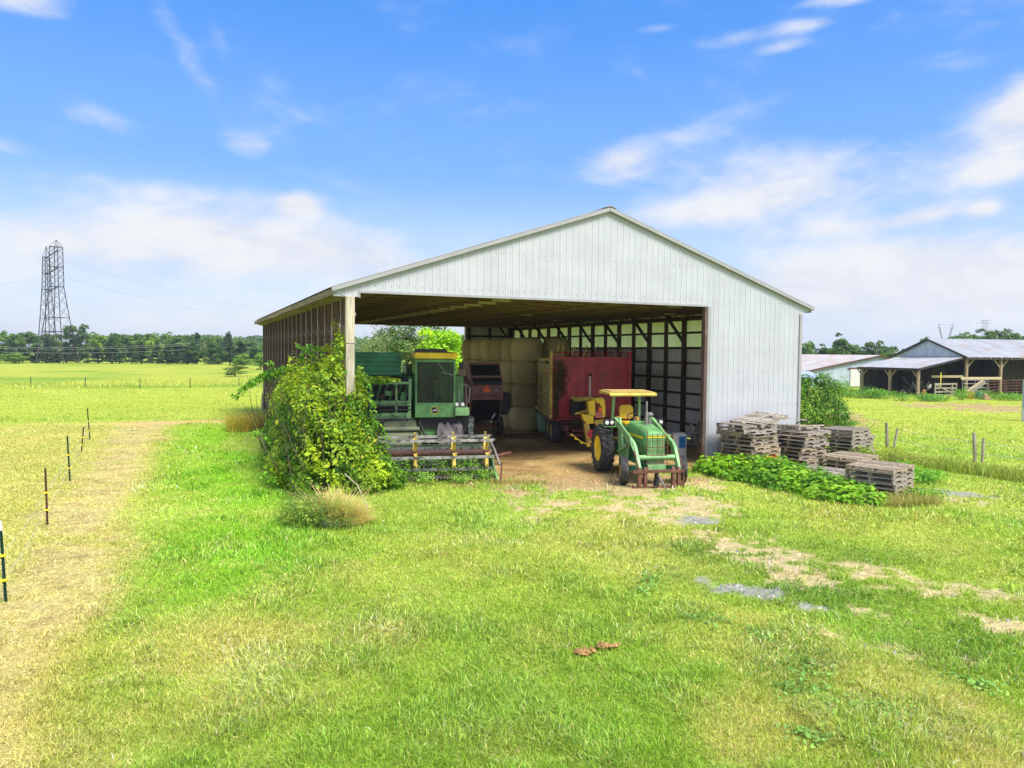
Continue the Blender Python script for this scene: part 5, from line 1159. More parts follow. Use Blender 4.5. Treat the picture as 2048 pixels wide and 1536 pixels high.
p = MB(); p.b2(-3.9, -2.05, -.10, -.06, .1, 2.15); dr = p.build('sliding_door', M['whitepaint'], lb_); p = MB(); p.b2(-4.2, -.3, -.13, -.06, 2.18, 2.32); p.build('door_track', M['rust'], lb_)
dk_ = MB(); dk_.b2(-2.0, -.4, -.03, .0, .0, 2.1); dk_.build('doorway', M['black'], lb_)  # black panel on the wall, painted in for the dark opening

sh = empty('lean_shelter', (24.6, 60.5, 0), R(13), 'small shelter with shiny metal roof behind the green shrub', 'shelter')
r_ = MB(); ribbed(r_, -2.4, 1.5, lambda x: 0, lambda x: 2.6, lambda x, o, z: (x, z-.2, 1.86 + z*.2 + o), pitch=.3, rib=RB2); r_.build('roof', paint('shiny_blue_roof', (.45,.52,.60), .4, .2, .1, 2), sh)
for x in (-2.2, 1.3):
    for y in (0, 2.2): p = MB(); p.b2(x-.06, x+.06, y-.06, y+.06, 0, 1.8+.2*y); p.build('post', M['shedpost'], sh)
p = MB(); p.b2(-2.3, 1.4, 2.24, 2.28, 0, 2.2); p.build('wall', M['shedwood'], sh)

# ------------------------------------------------------------------ pylons, pole and wires
def mast(mb, cx, cy, H_, wb, ww, zw, zt, wt):
    levels = [0, zw*.22, zw*.42, zw*.6, zw*.76, zw*.89, zw] + [zw + (zt-zw)*k/6 for k in range(1, 7)]
    def wid(z): return wb + (ww-wb)*min(1, z/zw)**.8 if z < zw else ww + (wt-ww)*(z-zw)/(zt-zw)
    C4 = ((-1, -1), (1, -1), (1, 1), (-1, 1)); bw = .09
    for a, b in zip(levels[:-1], levels[1:]):
        wa, wb_ = wid(a)/2, wid(b)/2
        for k, (sx, sy) in enumerate(C4):
            sx2, sy2 = C4[(k+1) % 4]
            mb.bar((cx+sx*wa, cy+sy*wa, a), (cx+sx*wb_, cy+sy*wb_, b), bw*1.5)
            mb.bar((cx+sx*wa, cy+sy*wa, a), (cx+sx2*wb_, cy+sy2*wb_, b), bw*.6)
            if a > zw*.5: mb.bar((cx+sx2*wa, cy+sy2*wa, a), (cx+sx*wb_, cy+sy*wb_, b), bw*.4)
            if b in (levels[2], levels[3], levels[6], levels[9], levels[12]): mb.bar((cx+sx*wb_, cy+sy*wb_, b), (cx+sx2*wb_, cy+sy2*wb_, b), bw*1.6, bw*1.2)
    w2 = wid(zt)/2
    for sx, sy in C4: mb.bar((cx+sx*w2, cy+sy*w2, zt), (cx+.1, cy, H_), bw*.9)
    mb.bar((cx-w2, cy, zt), (cx+w2, cy, zt+ (H_-zt)*.4), bw*.5)
tw = empty('lattice_tower', (AT(116, 727, 179).x, 179, 0), 0, 'tall dark lattice pylon rising above the far trees', 'pylon')
p = MB(); mast(p, 0, 0, 29.9, 6.8, 2.2, 18.6, 28.2, 2.0); p.build('mast', M['lattice'], tw)
p = MB(); mast(p, AT(96, 727, 188).x-AT(116, 727, 179).x, 9, 29.6, 3.8, 1.5, 18.6, 26.8, 1.1); p.build('mast', M['lattice'], tw)
p = MB(); 
for z in (18.7, 23.2, 27.4): p.bar((AT(96, 727, 188).x-AT(116, 727, 179).x, 9, z-.8), (.4, 0, z), .18, .22)
p.build('platform', M['lattice'], tw)
for px0, d, kind, lab in ((1890, 430, 'v', 'pale V shaped pylon behind the cattle shed roof'), (1968, 520, 'h', 'distant pylon with four legs and crossarms above trees')):
    b = AT(px0, 700, d); s_ = d/F; o = empty('pylon', (b.x, b.y, 0), 0, lab, 'pylon'); zz = lambda py: AT(px0, py, d).z; p = MB()
    if kind == 'v':
        for sg in (-1, 1):
            for q in (-1, 1):
                p.bar((sg*5*s_+q*.8*s_, 0, 0), (sg*7*s_+q*.6*s_, 0, zz(676)), .22); p.bar((sg*7*s_+q*.6*s_, 0, zz(676)), (sg*13.5*s_+q*1.2*s_, 0, zz(653)), .28)
            for k in range(7): f0, f1 = k/7, (k+1)/7; L_ = lambda f, q: Vector((sg*(7+6.5*f)*s_+q*.8*s_, 0, zz(676)+(zz(653)-zz(676))*f)); p.bar(L_(f0, -1), L_(f1, 1), .12)
            p.bar((sg*13*s_-2.2*s_, 0, zz(649)), (sg*13*s_+2.4*s_, 0, zz(649)), .3); p.bar((sg*14*s_, 0, zz(654)), (sg*15*s_, 0, zz(648)), .2)
            p.bar((sg*15*s_, 0, zz(657)), (sg*26*s_, 0, zz(661)), .10)
        p.bar((-13*s_, 0, zz(649.5)), (13*s_, 0, zz(649.5)), .10)
    else:
        for x in (-6, -2.2, 1.8, 5.6): p.bar((x*s_, 0, 0), (x*s_*.9, 0, zz(639)), .22)
        for y_, w_ in ((646, 17), (660, 15), (641, 9)): p.bar((-w_*s_, 0, zz(y_)), (w_*s_, 0, zz(y_)), .3)
        for k in range(5): p.bar((-6*s_, 0, zz(664-k*5)), (5.6*s_, 0, zz(660-k*5)), .12)
    p.build('frame', M['paler'], o)
pb = G(410, 728.5); pz = AT(410, 684, pb.y).z
up = empty('utility_pole', (pb.x, pb.y, 0), 0, 'wooden utility pole standing before the far tree line', 'utility pole')
p = MB(); p.tube([(0, 0, -.2), (0, 0, pz)], [.17, .11], 10); p.build('pole', M['pole'], up, True); p = MB(); p.box((0, 0, pz-.35), (.9, .1, .12)); p.build('crossarm', M['pole'], up)
def wire(name, pts, r, label, cat='wire', group='power lines'):
    P = []
    for a, b, sag in pts:
        a, b = Vector(a), Vector(b)
        for k in range(13): f = k/12; q = a.lerp(b, f); q.z -= sag*4*f*(1-f); P.append(q)
    p = MB(); p.tube(P, r, 5); thing(name, p, M['wire'], label, cat, group)
pt = Vector((pb.x, pb.y, pz))
for k, (dz, lp_, rp_, lab) in enumerate(((0, 688, 692, 'uppermost thin power line crossing before the far trees'), (-.5, 691, 695, 'middle thin power line crossing before the far trees'), (-1.6, 698, 700, 'lowest thin power line crossing before the far trees'))):
    a = AT(-120, lp_+1, 165); b = AT(640, rp_+8, 215); wire('power_line', [(a, pt+Vector((0, 0, dz)), 1.0), (pt+Vector((0, 0, dz)), b, .6)], .017, lab)
ta = AT(124, 555, 179); 
for k, (x0, y0, x1, y1, lab) in enumerate(((124, 554, 720, 655, 'long thin conductor sagging right from the lattice tower'), (123, 522, 760, 640, 'upper thin conductor running right from the lattice tower'), (90, 553, -60, 566, 'thin conductor running left from the lattice tower'))):
    wire('conductor', [(AT(x0, y0, 179), AT(x1, y1, 330 if x1 > 0 else 150), 3.5 if x1 > 0 else .8)], .03, lab)
# ------------------------------------------------------------------ plants
LK = LEAF_K
def lc(*c): return np.array(c)*LK
def ells_cloud(E, n, r, shell=(.72, 1.06), up=.5):
    """points on a union of ellipsoids (x, y, z, rx, ry, rz): skip points deep inside another one or under ground"""
    E = np.array(E, float); vol = (E[:, 3]*E[:, 4] + E[:, 4]*E[:, 5] + E[:, 3]*E[:, 5]); pick = r.choice(len(E), n, p=vol/vol.sum())
    d = unit(r.normal(size=(n, 3))); k = r.uniform(*shell, n)[:, None]
    k = k*(1 + .16*np.sin(d[:, :1]*7+E[pick, 0:1]*5)*np.sin(d[:, 1:2]*8+E[pick, 1:2]*3) + .10*np.sin(d[:, 2:3]*13+pick[:, None]))
    P = E[pick, :3] + d*k*E[pick, 3:]; Nn = unit(d/E[pick, 3:]) + np.array((0, 0, up)) + r.normal(0, .45, (n, 3))
    q = np.ones(n, bool)
    for e in E: q &= ~((((P-e[:3])/e[3:])**2).sum(1) < .42)
    q &= P[:, 2] > .03
    return P[q], Nn[q]
def to_world(P, Nn=None):
    o = np.stack([OX + CY*P[:, 0] - SY*P[:, 1], OY + SY*P[:, 0] + CY*P[:, 1], P[:, 2]], 1)
    if Nn is None: return o
    return o, np.stack([CY*Nn[:, 0] - SY*Nn[:, 1], SY*Nn[:, 0] + CY*Nn[:, 1], Nn[:, 2]], 1)
def clumpy(P, s, seed): return fbm(P[:, 0]*s + P[:, 2]*s*.7, P[:, 1]*s - P[:, 2]*s*.6, seed, 3)
def blades(name, base, h, w, col, parent=None, lean=.5, seed=0, curl=.5):
    r = np.random.default_rng(seed); n = len(base); th = r.uniform(0, 2*math.pi, n); ln = np.abs(r.normal(lean, lean*.5, n))
    dx, dy = np.cos(th)*ln, np.sin(th)*ln; f2 = r.uniform(0, math.pi, n); sx, sy = np.cos(f2)*w/2, np.sin(f2)*w/2
    lay = []
    for f, wf in ((0, 1), (.4, .9), (.75, .6)):
        cx = base[:, 0] + dx*h*f**1.6; cy_ = base[:, 1] + dy*h*f**1.6; cz = base[:, 2] + h*(f - curl*f**3*np.minimum(ln, 1))
        lay += [np.stack([cx-sx*wf, cy_-sy*wf, cz], 1), np.stack([cx+sx*wf, cy_+sy*wf, cz], 1)]
    lay.append(np.stack([base[:, 0]+dx*h*1.05, base[:, 1]+dy*h*1.05, base[:, 2]+h*(1-curl*np.minimum(ln, 1))], 1))
    V = np.stack(lay, 1).reshape(-1, 3); k = np.arange(n)*7
    q = np.concatenate([np.stack([k, k+1, k+3, k+2], 1), np.stack([k+2, k+3, k+5, k+4], 1)]); t = np.stack([k+4, k+5, k+6], 1)
    return mesh_from(name, V, q, np.repeat(np.clip(col, .003, .9), 7, 0), M['grassm'], parent, t)
def stems(parent, lines, r0, mt=None, name='stems'):
    p = MB()
    for L in lines: p.tube(L, [r0*(1-.7*k/(len(L)-1)) for k in range(len(L))], 6)
    return p.build(name, mt or M['bark'], parent)

# the thicket of vines on the slatted side
vt = empty('vine_thicket', (0, 0, 0), 0, 'big mound of tangled green vines smothering the slatted side of the shed', 'vines')
E_ = [(-12.95, -.3, .9, .8, 1.0, 1.25), (-13.0, .8, 1.8, .75, 1.3, 1.4), (-12.7, .25, 2.7, .5, .7, .8), (-13.1, 2.5, 1.7, .8, 1.5, 1.6), (-13.05, 4.6, 1.6, .75, 1.5, 1.5),
      (-13.0, 6.6, 1.2, .7, 1.5, 1.25), (-12.9, 8.8, .9, .6, 1.5, 1.0), (-12.8, 11, .6, .5, 1.4, .75), (-12.75, 13.5, .35, .4, 1.4, .5), (-12.65, -.9, .8, .75, .7, .95), (-13.6, 1.0, .5, .65, 1.4, .7), (-13.6, 4.0, .45, .5, 1.7, .6),
      (-12.55, .9, 3.2, .3, .45, .5), (-12.6, 2.3, 3.0, .32, .6, .45), (-12.7, 4.3, 2.85, .35, .7, .4), (-12.4, .35, 3.7, .2, .33, .55), (-13.3, -1.3, .35, .6, .5, .45), (-13.35, -.2, 2.2, .4, .5, .4), (-13.4, 3.2, 2.6, .35, .5, .3)]
r6 = np.random.default_rng(61)
P, Nn = ells_cloud(E_, 82000, r6, (.72, 1.14)); gapn = .5*clumpy(P, 1.05, 37) + .5*clumpy(P, 2.6, 38); kq = (gapn > .44) | (r6.random(len(P)) < .13); P, Nn = P[kq], Nn[kq]; b = .6*clumpy(P, .8, 3) + .4*clumpy(P, 2.4, 4)
hang = (P[:, 2] > 2.2)*.25  # leaves high on the mound coloured brighter, top light put into colour
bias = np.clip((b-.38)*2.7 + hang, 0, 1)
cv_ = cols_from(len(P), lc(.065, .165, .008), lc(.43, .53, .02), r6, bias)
yel = r6.random(len(P)) < .012; cv_[yel] = lc(.46, .42, .03)*(.8+.4*r6.random((yel.sum(), 1)))
Pw, Nw = to_world(P, Nn)
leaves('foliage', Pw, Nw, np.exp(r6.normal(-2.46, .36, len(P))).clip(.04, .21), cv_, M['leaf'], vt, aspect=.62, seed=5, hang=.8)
# dry stems and sparse inner growth, coloured dark to put shade into the gaps
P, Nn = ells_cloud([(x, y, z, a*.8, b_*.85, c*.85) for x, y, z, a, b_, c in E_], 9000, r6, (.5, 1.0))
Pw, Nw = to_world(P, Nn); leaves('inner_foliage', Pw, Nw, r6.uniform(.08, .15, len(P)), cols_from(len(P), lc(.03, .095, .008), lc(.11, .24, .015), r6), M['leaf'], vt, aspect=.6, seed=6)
L_ = []
for k in range(70):
    x, y = -13.1 + rnd.uniform(-.7, .5), rnd.uniform(-1.3, 10); a = W(x, y, 0); q = W(x+rnd.uniform(-.9, .6), y+rnd.uniform(-1, 1), rnd.uniform(1.2, 3.0)); m_ = (a+q)/2 + Vector((rnd.uniform(-.3, .3), rnd.uniform(-.3, .3), .3)); L_.append([a, m_, q])
for k in range(5): x = -12.45; L_.append([W(x, .5+k*1.365, 0), W(x+.05, .6+k*1.365, 1.8), W(x-.05, .7+k*1.365, 3.2)])
stems(vt, L_, .018)
# arching runners
def runner(pts, n, size, seed, parent, lo=(.07, .2, .015), hi=(.2, .4, .02)):
    r = np.random.default_rng(seed); P = []
    for k in range(n):
        f = k/n*(len(pts)-1); i = min(int(f), len(pts)-2); u = f-i; q = Vector(pts[i]).lerp(Vector(pts[i+1]), u); P.append([q.x+r.normal(0, size*.55), q.y+r.normal(0, size*.55), q.z+r.normal(0, size*.45)-abs(r.normal(0, size*.6))])
    P = np.array(P); leaves('runner_leaves', P, r.normal(0, .5, (n, 3)) + np.array((0, -.2, .8)), r.uniform(.8, 1.2, n)*size*1.35, cols_from(n, lc(*lo), lc(*hi), r), M['leaf'], parent, aspect=.55, seed=seed, hang=1.5)
    stems(parent, [pts], .012, name='runner_stem')
runner([AT(592, 688, 23.4), AT(610, 695, 23.2), AT(624, 706, 23), AT(636, 722, 22.6), AT(645, 740, 22.4)], 130, .085, 71, vt, (.10,.28,.02), (.22,.45,.02))
runner([AT(470, 792, 21), AT(492, 772, 21.6), AT(512, 757, 22), AT(535, 744, 22.3), AT(565, 738, 22.6), AT(590, 735, 22.8)], 330, .10, 72, vt)
runner([AT(500, 765, 22.3), AT(530, 752, 22.5), AT(560, 742, 22.6)], 150, .10, 73, vt)
runner([AT(668, 640, 21.6), AT(672, 655, 21.5), AT(678, 672, 21.4), AT(680, 700, 21.3)], 60, .085, 74, vt, (.25,.26,.02), (.45,.4,.03))
runner([AT(640, 695, 22.2), AT(655, 693, 21.9), AT(668, 697, 21.6), AT(684, 690, 21.2), AT(692, 676, 21)], 160, .10, 75, vt, (.2,.3,.02), (.42,.42,.03))
for k_, (pts_, n_) in enumerate((([(560, 760, 22.6), (548, 742, 22.4), (541, 728, 22.2), (538, 716, 22)], 50), ([(600, 720, 22.4), (606, 704, 22.2), (611, 694, 22)], 40), ([(718, 735, 20.2), (735, 760, 20.1), (744, 792, 20), (748, 830, 19.9)], 90), ([(735, 830, 20), (760, 850, 19.9), (778, 882, 19.8)], 70), ([(545, 880, 20.6), (520, 862, 20.4), (505, 868, 20.2)], 60), ([(552, 960, 19), (530, 948, 18.9), (516, 955, 18.8)], 50), ([(690, 880, 19.6), (684, 920, 19.2), (676, 950, 19)], 70), ([(655, 720, 21.4), (640, 700, 21.2), (628, 690, 21), (617, 690, 20.9)], 60))): runner([AT(*q) for q in pts_], n_, .09, 80+k_, vt)
runner([AT(525, 862, 24), AT(545, 838, 23.5), AT(575, 815, 23), AT(600, 800, 22.6)], 130, .10, 76, vt)
# the vine climbing the corner post and spilling over the combine
pv = empty('post_vine', (0, 0, 0), 0, 'leafy vine climbing the pale corner post and spilling right over the reel', 'vines')
E2 = [(-11.85, -.5, 1.0, .32, .32, .95), (-11.97, -.3, 1.8, .18, .18, .9), (-11.55, -.6, .6, .38, .42, .65), (-11.25, -.75, .3, .40, .4, .35), (-12.2, -.3, 1.1, .36, .24, 1.1), (-11.93, -.2, 2.4, .11, .18, .5), (-11.9, -1.0, .45, .6, .5, .5), (-12.15, -.2, 2.25, .18, .1, .42),
      (-11.95, -.1, 2.85, .09, .18, .45), (-11.2, 1.9, 2.9, .8, .3, .10)]
P, Nn = ells_cloud(E2, 17000, r6, (.7, 1.15)); b = clumpy(P, 1.7, 13); Pw, Nw = to_world(P, Nn)
cv_ = cols_from(len(P), lc(.075, .185, .010), lc(.38, .50, .02), r6, np.clip((b-.36)*2.2 + .25*(P[:, 2] > 1.2) - .1*(P[:, 2] < .8), 0, 1)); yel = (r6.random(len(P)) < .06) & (P[:, 2] > 1.0); cv_[yel] = lc(.48, .46, .03)  # top light and shade at the foot put into the leaf colour
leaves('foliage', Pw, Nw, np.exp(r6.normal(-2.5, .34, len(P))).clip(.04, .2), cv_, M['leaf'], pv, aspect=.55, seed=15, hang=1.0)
stems(pv, [[W(-12.25+rnd.uniform(-.1, .5), -.35, 0), W(-12.2+rnd.uniform(-.05, .2), -.25, 1.4), W(-12.1+rnd.uniform(-.1, .2), -.2, 2.7)] for k in range(9)], .016)
def weed(name, base, rad, h, n, label, lo=(.06, .2, .02), hi=(.2, .38, .03), size=.09, aspect=.5, group=None, cat='weed', seed=0, nst=8, up=.7):
    """upright leafy weed: stems fanning from the base with leaves along them"""
    r = np.random.default_rng(seed + 900); o = empty(name, tuple(base), 0, label, cat, group); S = []; P = []
    for k in range(nst):
        a = r.uniform(0, 2*math.pi); q = rad*math.sqrt(r.random()); tx, ty = math.cos(a)*q, math.sin(a)*q; hh = h*r.uniform(.55, 1.0)*(1-.35*q/max(rad, .01))
        S.append([(tx*.35, ty*.35, 0), (tx*.75, ty*.75, hh*.55), (tx, ty, hh)])
        m_ = n//nst; f = r.uniform(.08, 1.05, m_)**.8; sp_ = size*1.1 + rad*.16
        P.append(np.stack([tx*(.35+.65*f) + r.normal(0, sp_, m_), ty*(.35+.65*f) + r.normal(0, sp_, m_), hh*f + r.normal(0, size*.4, m_)], 1))
    P = np.concatenate(P); P[:, 2] = np.maximum(P[:, 2], .02)
    b = np.clip(fbm(P[:, 0]*3/max(rad, .3) + seed, P[:, 1]*3/max(rad, .3) + P[:, 2]*2, seed)*1.8-.4, 0, 1)
    leaves('foliage', P, r.normal(0, .5, (len(P), 3)) + np.array((0, 0, up)) + P*np.array((.8, .8, 0))/max(rad, .1), r.uniform(.7, 1.3, len(P))*size, cols_from(len(P), lc(*lo), lc(*hi), r, b), M['leaf'], o, aspect=aspect, seed=seed, hang=.6)
    stems(o, S, .006 + h*.005, M['stem']); return o
# weeds grown through the reel
def at_cb(x, y): c, sn = math.cos(R(12.3)), math.sin(R(12.3)); return (-2.5 + c*x - sn*y, 21.5 + sn*x + c*y, 0)
WD = [((-1.55, -.1), .55, .9, 1100, 'leafy weed at the left end of the reel under the vines'), ((-1.0, -.55), .38, .50, 700, 'broad leaved weed in front of the cutter bar'), ((-.45, .35), .45, 1.0, 1000, 'thin leaved weed growing up through the middle of the reel'), ((.55, .30), .45, .95, 1000, 'weed growing through the reel between its right hand spiders'), ((1.75, -.25), .26, .55, 500, 'low weed at the right end of the reel'),
      ((-.2, -.35), .4, .45, 600, 'low weed before the middle of the cutter bar'), ((1.35, .45), .40, 1.05, 900, 'broad leaved weed behind the right end of the reel'), ((.2, .6), .5, .8, 900, 'green weed against the back sheet of the header'), ((1.0, -.4), .35, .35, 450, 'low trailing weed before the right half of the cutter bar'), ((-1.1, .5), .45, .9, 900, 'weed behind the left half of the reel')]
for k, (p_, ra_, h_, n_, lab) in enumerate(WD): weed('weed', at_cb(*p_), ra_, h_, n_, lab, size=.07, group='weeds around the combine reel', seed=k, nst=12, lo=(.08,.21,.025), hi=(.28,.46,.05))
# leaf litter climbing on the combine
# low leafy vines before the pallets
kv = empty('leafy_vine_bed', (0, 0, 0), 0, 'bright green broad leaved vine bed in front of the pallet stacks', 'vines')
E3 = [(-.35, -1.3, .25, .8, .7, .5), (-.2, -2.2, .35, .95, .8, .55), (.2, -3.0, .4, .9, .8, .55), (-.25, -3.6, .35, .9, .8, .6), (-.1, -4.5, .35, .85, .8, .55), (-.15, -5.4, .3, .85, .8, .5), (-.25, -6.2, .25, .75, .75, .45), (-.3, -6.9, .15, .6, .5, .35), (-.9, -2.6, .2, .6, .9, .35), (-.8, -4.3, .2, .6, 1.0, .4), (-.75, -5.8, .15, .5, .9, .32), (.6, -2.0, .35, .6, .6, .45), (-1.0, -1.5, .15, .5, .5, .3)]
E3 = [(x, y, z*.6, a_, b0, c0*.66) for x, y, z, a_, b0, c0 in E3]
P, Nn = ells_cloud(E3, 11500, r6, (.75, 1.12), .9); b = clumpy(P, 1.6, 23); Pw, Nw = to_world(P, Nn)
leaves('foliage', Pw, Nw, r6.uniform(.09, .185, len(P)), cols_from(len(P), lc(.075, .215, .012), lc(.27, .47, .022), r6, np.clip((b-.34)*2.2, 0, 1)), M['leaf'], kv, aspect=.82, seed=25, hang=.2)
stems(kv, [[W(-.3+rnd.uniform(-.6, .5), -1-k*.15, 0), W(-.3+rnd.uniform(-.6, .6), -1-k*.15, .3), W(-.2+rnd.uniform(-.7, .6), -1.1-k*.15, .65)] for k in range(38)], .009)
# shrubs and weeds
def shrub(name, base, E, n, size, label, lo, hi, seed, cat='shrub', aspect=.5, shell=(.55, 1.08), group=None, bias0=0):
    r = np.random.default_rng(seed+300); o = empty(name, tuple(base), 0, label, cat, group); P, Nn = ells_cloud(E, n, r, shell); b = clumpy(P, 2.2, seed)
    leaves('foliage', P, Nn, r.uniform(.7, 1.3, len(P))*size, cols_from(len(P), lc(*lo), lc(*hi), r, np.clip((b-.36)*2.3+bias0, 0, 1)), M['leaf'], o, aspect=aspect, seed=seed, hang=.9)
    S = []
    for e in E:
        for q in range(2): S.append([(rnd.uniform(-.1, .1), rnd.uniform(-.1, .1), 0), (e[0]*.5, e[1]*.5, e[2]*.55), (e[0]+rnd.uniform(-.3, .3)*e[3], e[1], e[2]+.5*e[5])])
    stems(o, S, .022); return o
sb_ = AT(1640, 830, 37.5); sb_.z = 0
shrub('shrub', sb_, [(-.6, 0, .9, .8, .8, .9), (.3, -.1, .9, .9, .8, .9), (-.3, .2, 1.8, .9, .8, .8), (.5, .2, 1.6, .7, .7, .7), (-.8, .3, 2.3, .5, .5, .5), (.1, 0, 2.5, .45, .5, .4), (.95, -.2, .7, .5, .5, .7), (-1.2, 0, 1.4, .5, .6, 1.0), (.8, .2, 2.1, .35, .35, .4)], 12000, .16, 'tall dark green shrub at the rear corner of the white wall', (.05, .14, .012), (.20, .36, .03), 41, aspect=.36)
weed('weed', W(5.3, .9), .55, .95, 700, 'yellow leaved weed behind the tall pallet stack', (.32, .36, .03), (.5, .48, .04), .10, seed=21, nst=9)
weed('weed', W(6.6, 1.2), .5, .9, 600, 'yellow green weed beside the rear pallet stack', (.15, .26, .02), (.48, .48, .04), .10, seed=22, nst=9)
weed('weed', G(1690, 852), .7, .5, 500, 'dark green weed on the pasture behind the pallets', (.06, .19, .02), (.16, .34, .03), .12, seed=23, nst=9)
for k, (px, py, ra_, h_, n_, lab, lo, hi) in enumerate(((1712, 905, .55, .75, 700, 'reddish stemmed weed right of the rear pallet stack', (.14,.12,.03), (.28,.30,.05)), (1745, 920, .7, .7, 900, 'yellow green weed behind the low pallet stack', (.12,.24,.02), (.34,.42,.04)), (1785, 930, .75, .62, 900, 'weed with brown tips near the pasture posts', (.14,.20,.03), (.36,.34,.06)), (1838, 965, .6, .62, 900, 'bright green weed right of the nearest pallet stack', (.08,.24,.02), (.2,.42,.03)), (1850, 1000, .5, .42, 600, 'low weed at the foot of the nearest pallet stack', (.09,.22,.02), (.24,.40,.03)), (1800, 945, .6, .5, 700, 'leafy weed between pallets and pasture track', (.1,.26,.02), (.25,.44,.03)))):
    weed('weed', G(px, py), ra_, h_, n_, lab, lo, hi, .085, seed=30+k, nst=12, group='weeds beside the pallets')
# weed strip along the pasture fence
rs = np.random.default_rng(77); n = 5200
px_ = rs.uniform(1800, 2300, n); f = (px_-1800)/500; bx0 = np.array([G(1795, 922)[:2], G(2060, 962)[:2]]); t_ = rs.uniform(0, 1.25, n)[:, None]
B = bx0[0]*(1-t_) + bx0[1]*t_ + rs.normal(0, .28, (n, 2)); hgt = .18 + .28*rs.random(n)*(.5+fbm(B[:, 0]*1.2, B[:, 1]*1.2, 4))
o = blades('tall_grass_strip', np.stack([B[:, 0], B[:, 1], np.zeros(n)], 1), hgt, .02, cols_from(n, lc(.16, .24, .03), lc(.44, .48, .09), rs), None, .35, 8); tag(o, 'rough grass growing along the pasture fence line', 'tall grass', kind='stuff')
# dry grass skirts and the golden tuft at the far corner of the shed
def tuft(name, base, rx, ry, n, h, label, lo, hi, seed, w=.012, lean=.5):
    r = np.random.default_rng(seed+500); a = r.uniform(0, 2*math.pi, n); q = np.sqrt(r.random(n)); B = np.stack([base[0] + np.cos(a)*q*rx, base[1] + np.sin(a)*q*ry, np.zeros(n)], 1)
    return tag(blades(name, B, h*r.uniform(.5, 1.1, n), w, cols_from(n, lc(*lo), lc(*hi), r, hue=.09), None, lean, seed), label, 'grass tuft')
tuft('dry_grass_tuft', G(1800, 1008), 1.05, .5, 1500, .34, 'dry straw coloured grass at the foot of the nearest pallet stack', (.14, .20, .03), (.48, .38, .12), 1, .014)
tuft('dry_grass_tuft', W(-13.7, 16.8), .9, 1.6, 1800, .85, 'golden dry grass at the far corner of the slatted side', (.22, .24, .02), (.55, .40, .06), 2, .022, .35)
tuft('dry_grass_tuft', G(1030, 966), 1.1, .3, 700, .16, 'thin dry grass at the edge of the dirt by the reel', (.16, .22, .03), (.45, .36, .12), 3, .012)
# the overgrown rock in front
rc_ = G(660, 1045); ok = empty('overgrown_rock', (rc_.x, rc_.y, 0), 0, 'low rock heap overgrown with dry grass in front of the vines', 'rock heap')
p = MB(); p.lathe([(.50, -.1), (.52, .12), (.42, .30), (.25, .40), (.01, .42)], n=18); rr3 = random.Random(4); p.v = [(x*1.1+rr3.uniform(-.05, .05), y*.8+rr3.uniform(-.05, .05), z+rr3.uniform(-.04, .04)) for x, y, z in p.v]
p.build('rock', M['stone'], ok, True)
def skirt(n, lo, hi, h, seed, w, cx, cy_, rx, ry, lean=.7):
    r = np.random.default_rng(seed); a = r.uniform(0, 2*math.pi, n); q = np.sqrt(r.random(n)); x, y = cx + np.cos(a)*q*rx, cy_ + np.sin(a)*q*ry
    e = np.clip(1-(x/.75)**2-(y/.6)**2, 0, 1); z = .30*np.sqrt(e); return blades('dry_grass', np.stack([x, y, z], 1), h*r.uniform(.4, 1.1, n)*(.35+1.3*fbm(x*3.2+seed, y*3.2, 3)), w, cols_from(n, lc(*lo), lc(*hi), r, hue=.09), ok, lean, seed)
skirt(1900, (.44, .36, .11), (.80, .62, .27), .42, 5, .009, .32, -.1, .52, .46, .8); skirt(1500, (.17, .29, .04), (.55, .50, .14), .36, 6, .010, -.1, -.05, .78, .55, .8); skirt(260, (.40, .36, .10), (.72, .60, .24), .85, 8, .009, .2, -.05, .7, .5, .9); skirt(700, (.14, .30, .03), (.34, .46, .07), .42, 9, .011, -.35, -.1, .75, .5, .9)
skirt(700, (.40, .27, .15), (.66, .46, .30), .30, 7, .010, .1, .45, .6, .3, .9)
rk6 = np.random.default_rng(9); P, Nn = ells_cloud([(-.45, -.25, .25, .5, .5, .45), (-.75, -.1, .15, .4, .4, .35), (-.15, -.3, .3, .45, .45, .33), (.2, -.45, .1, .5, .3, .25)], 5200, rk6, (.6, 1.15)); b = clumpy(P, 3, 2)
leaves('foliage', P, Nn, rk6.uniform(.04, .095, len(P)), cols_from(len(P), lc(.08, .18, .02), lc(.34, .43, .06), rk6, np.clip((b-.35)*2.2, 0, 1)), M['leaf'], ok, aspect=.42, seed=35)
for k, (a, b_, r_, lab) in enumerate(((AT(690, 948, 18.4), AT(736, 1016, 15.8), .018, 'long pale dead stick leaning over the rock heap'), (AT(683, 980, 17.2), AT(664, 1000, 16.4), .012, 'short pale twig on top of the rock heap'))):
    p = MB(); m_ = (a+b_)/2 + Vector((.04, .02, .10)); p.tube([a, m_, b_], [r_, r_*.8, r_*.5], 6); tag(p.build('dead_stick', paint('dead_wood', (.42,.34,.25), .85, 0, .2, 6), None, True), lab, 'stick')
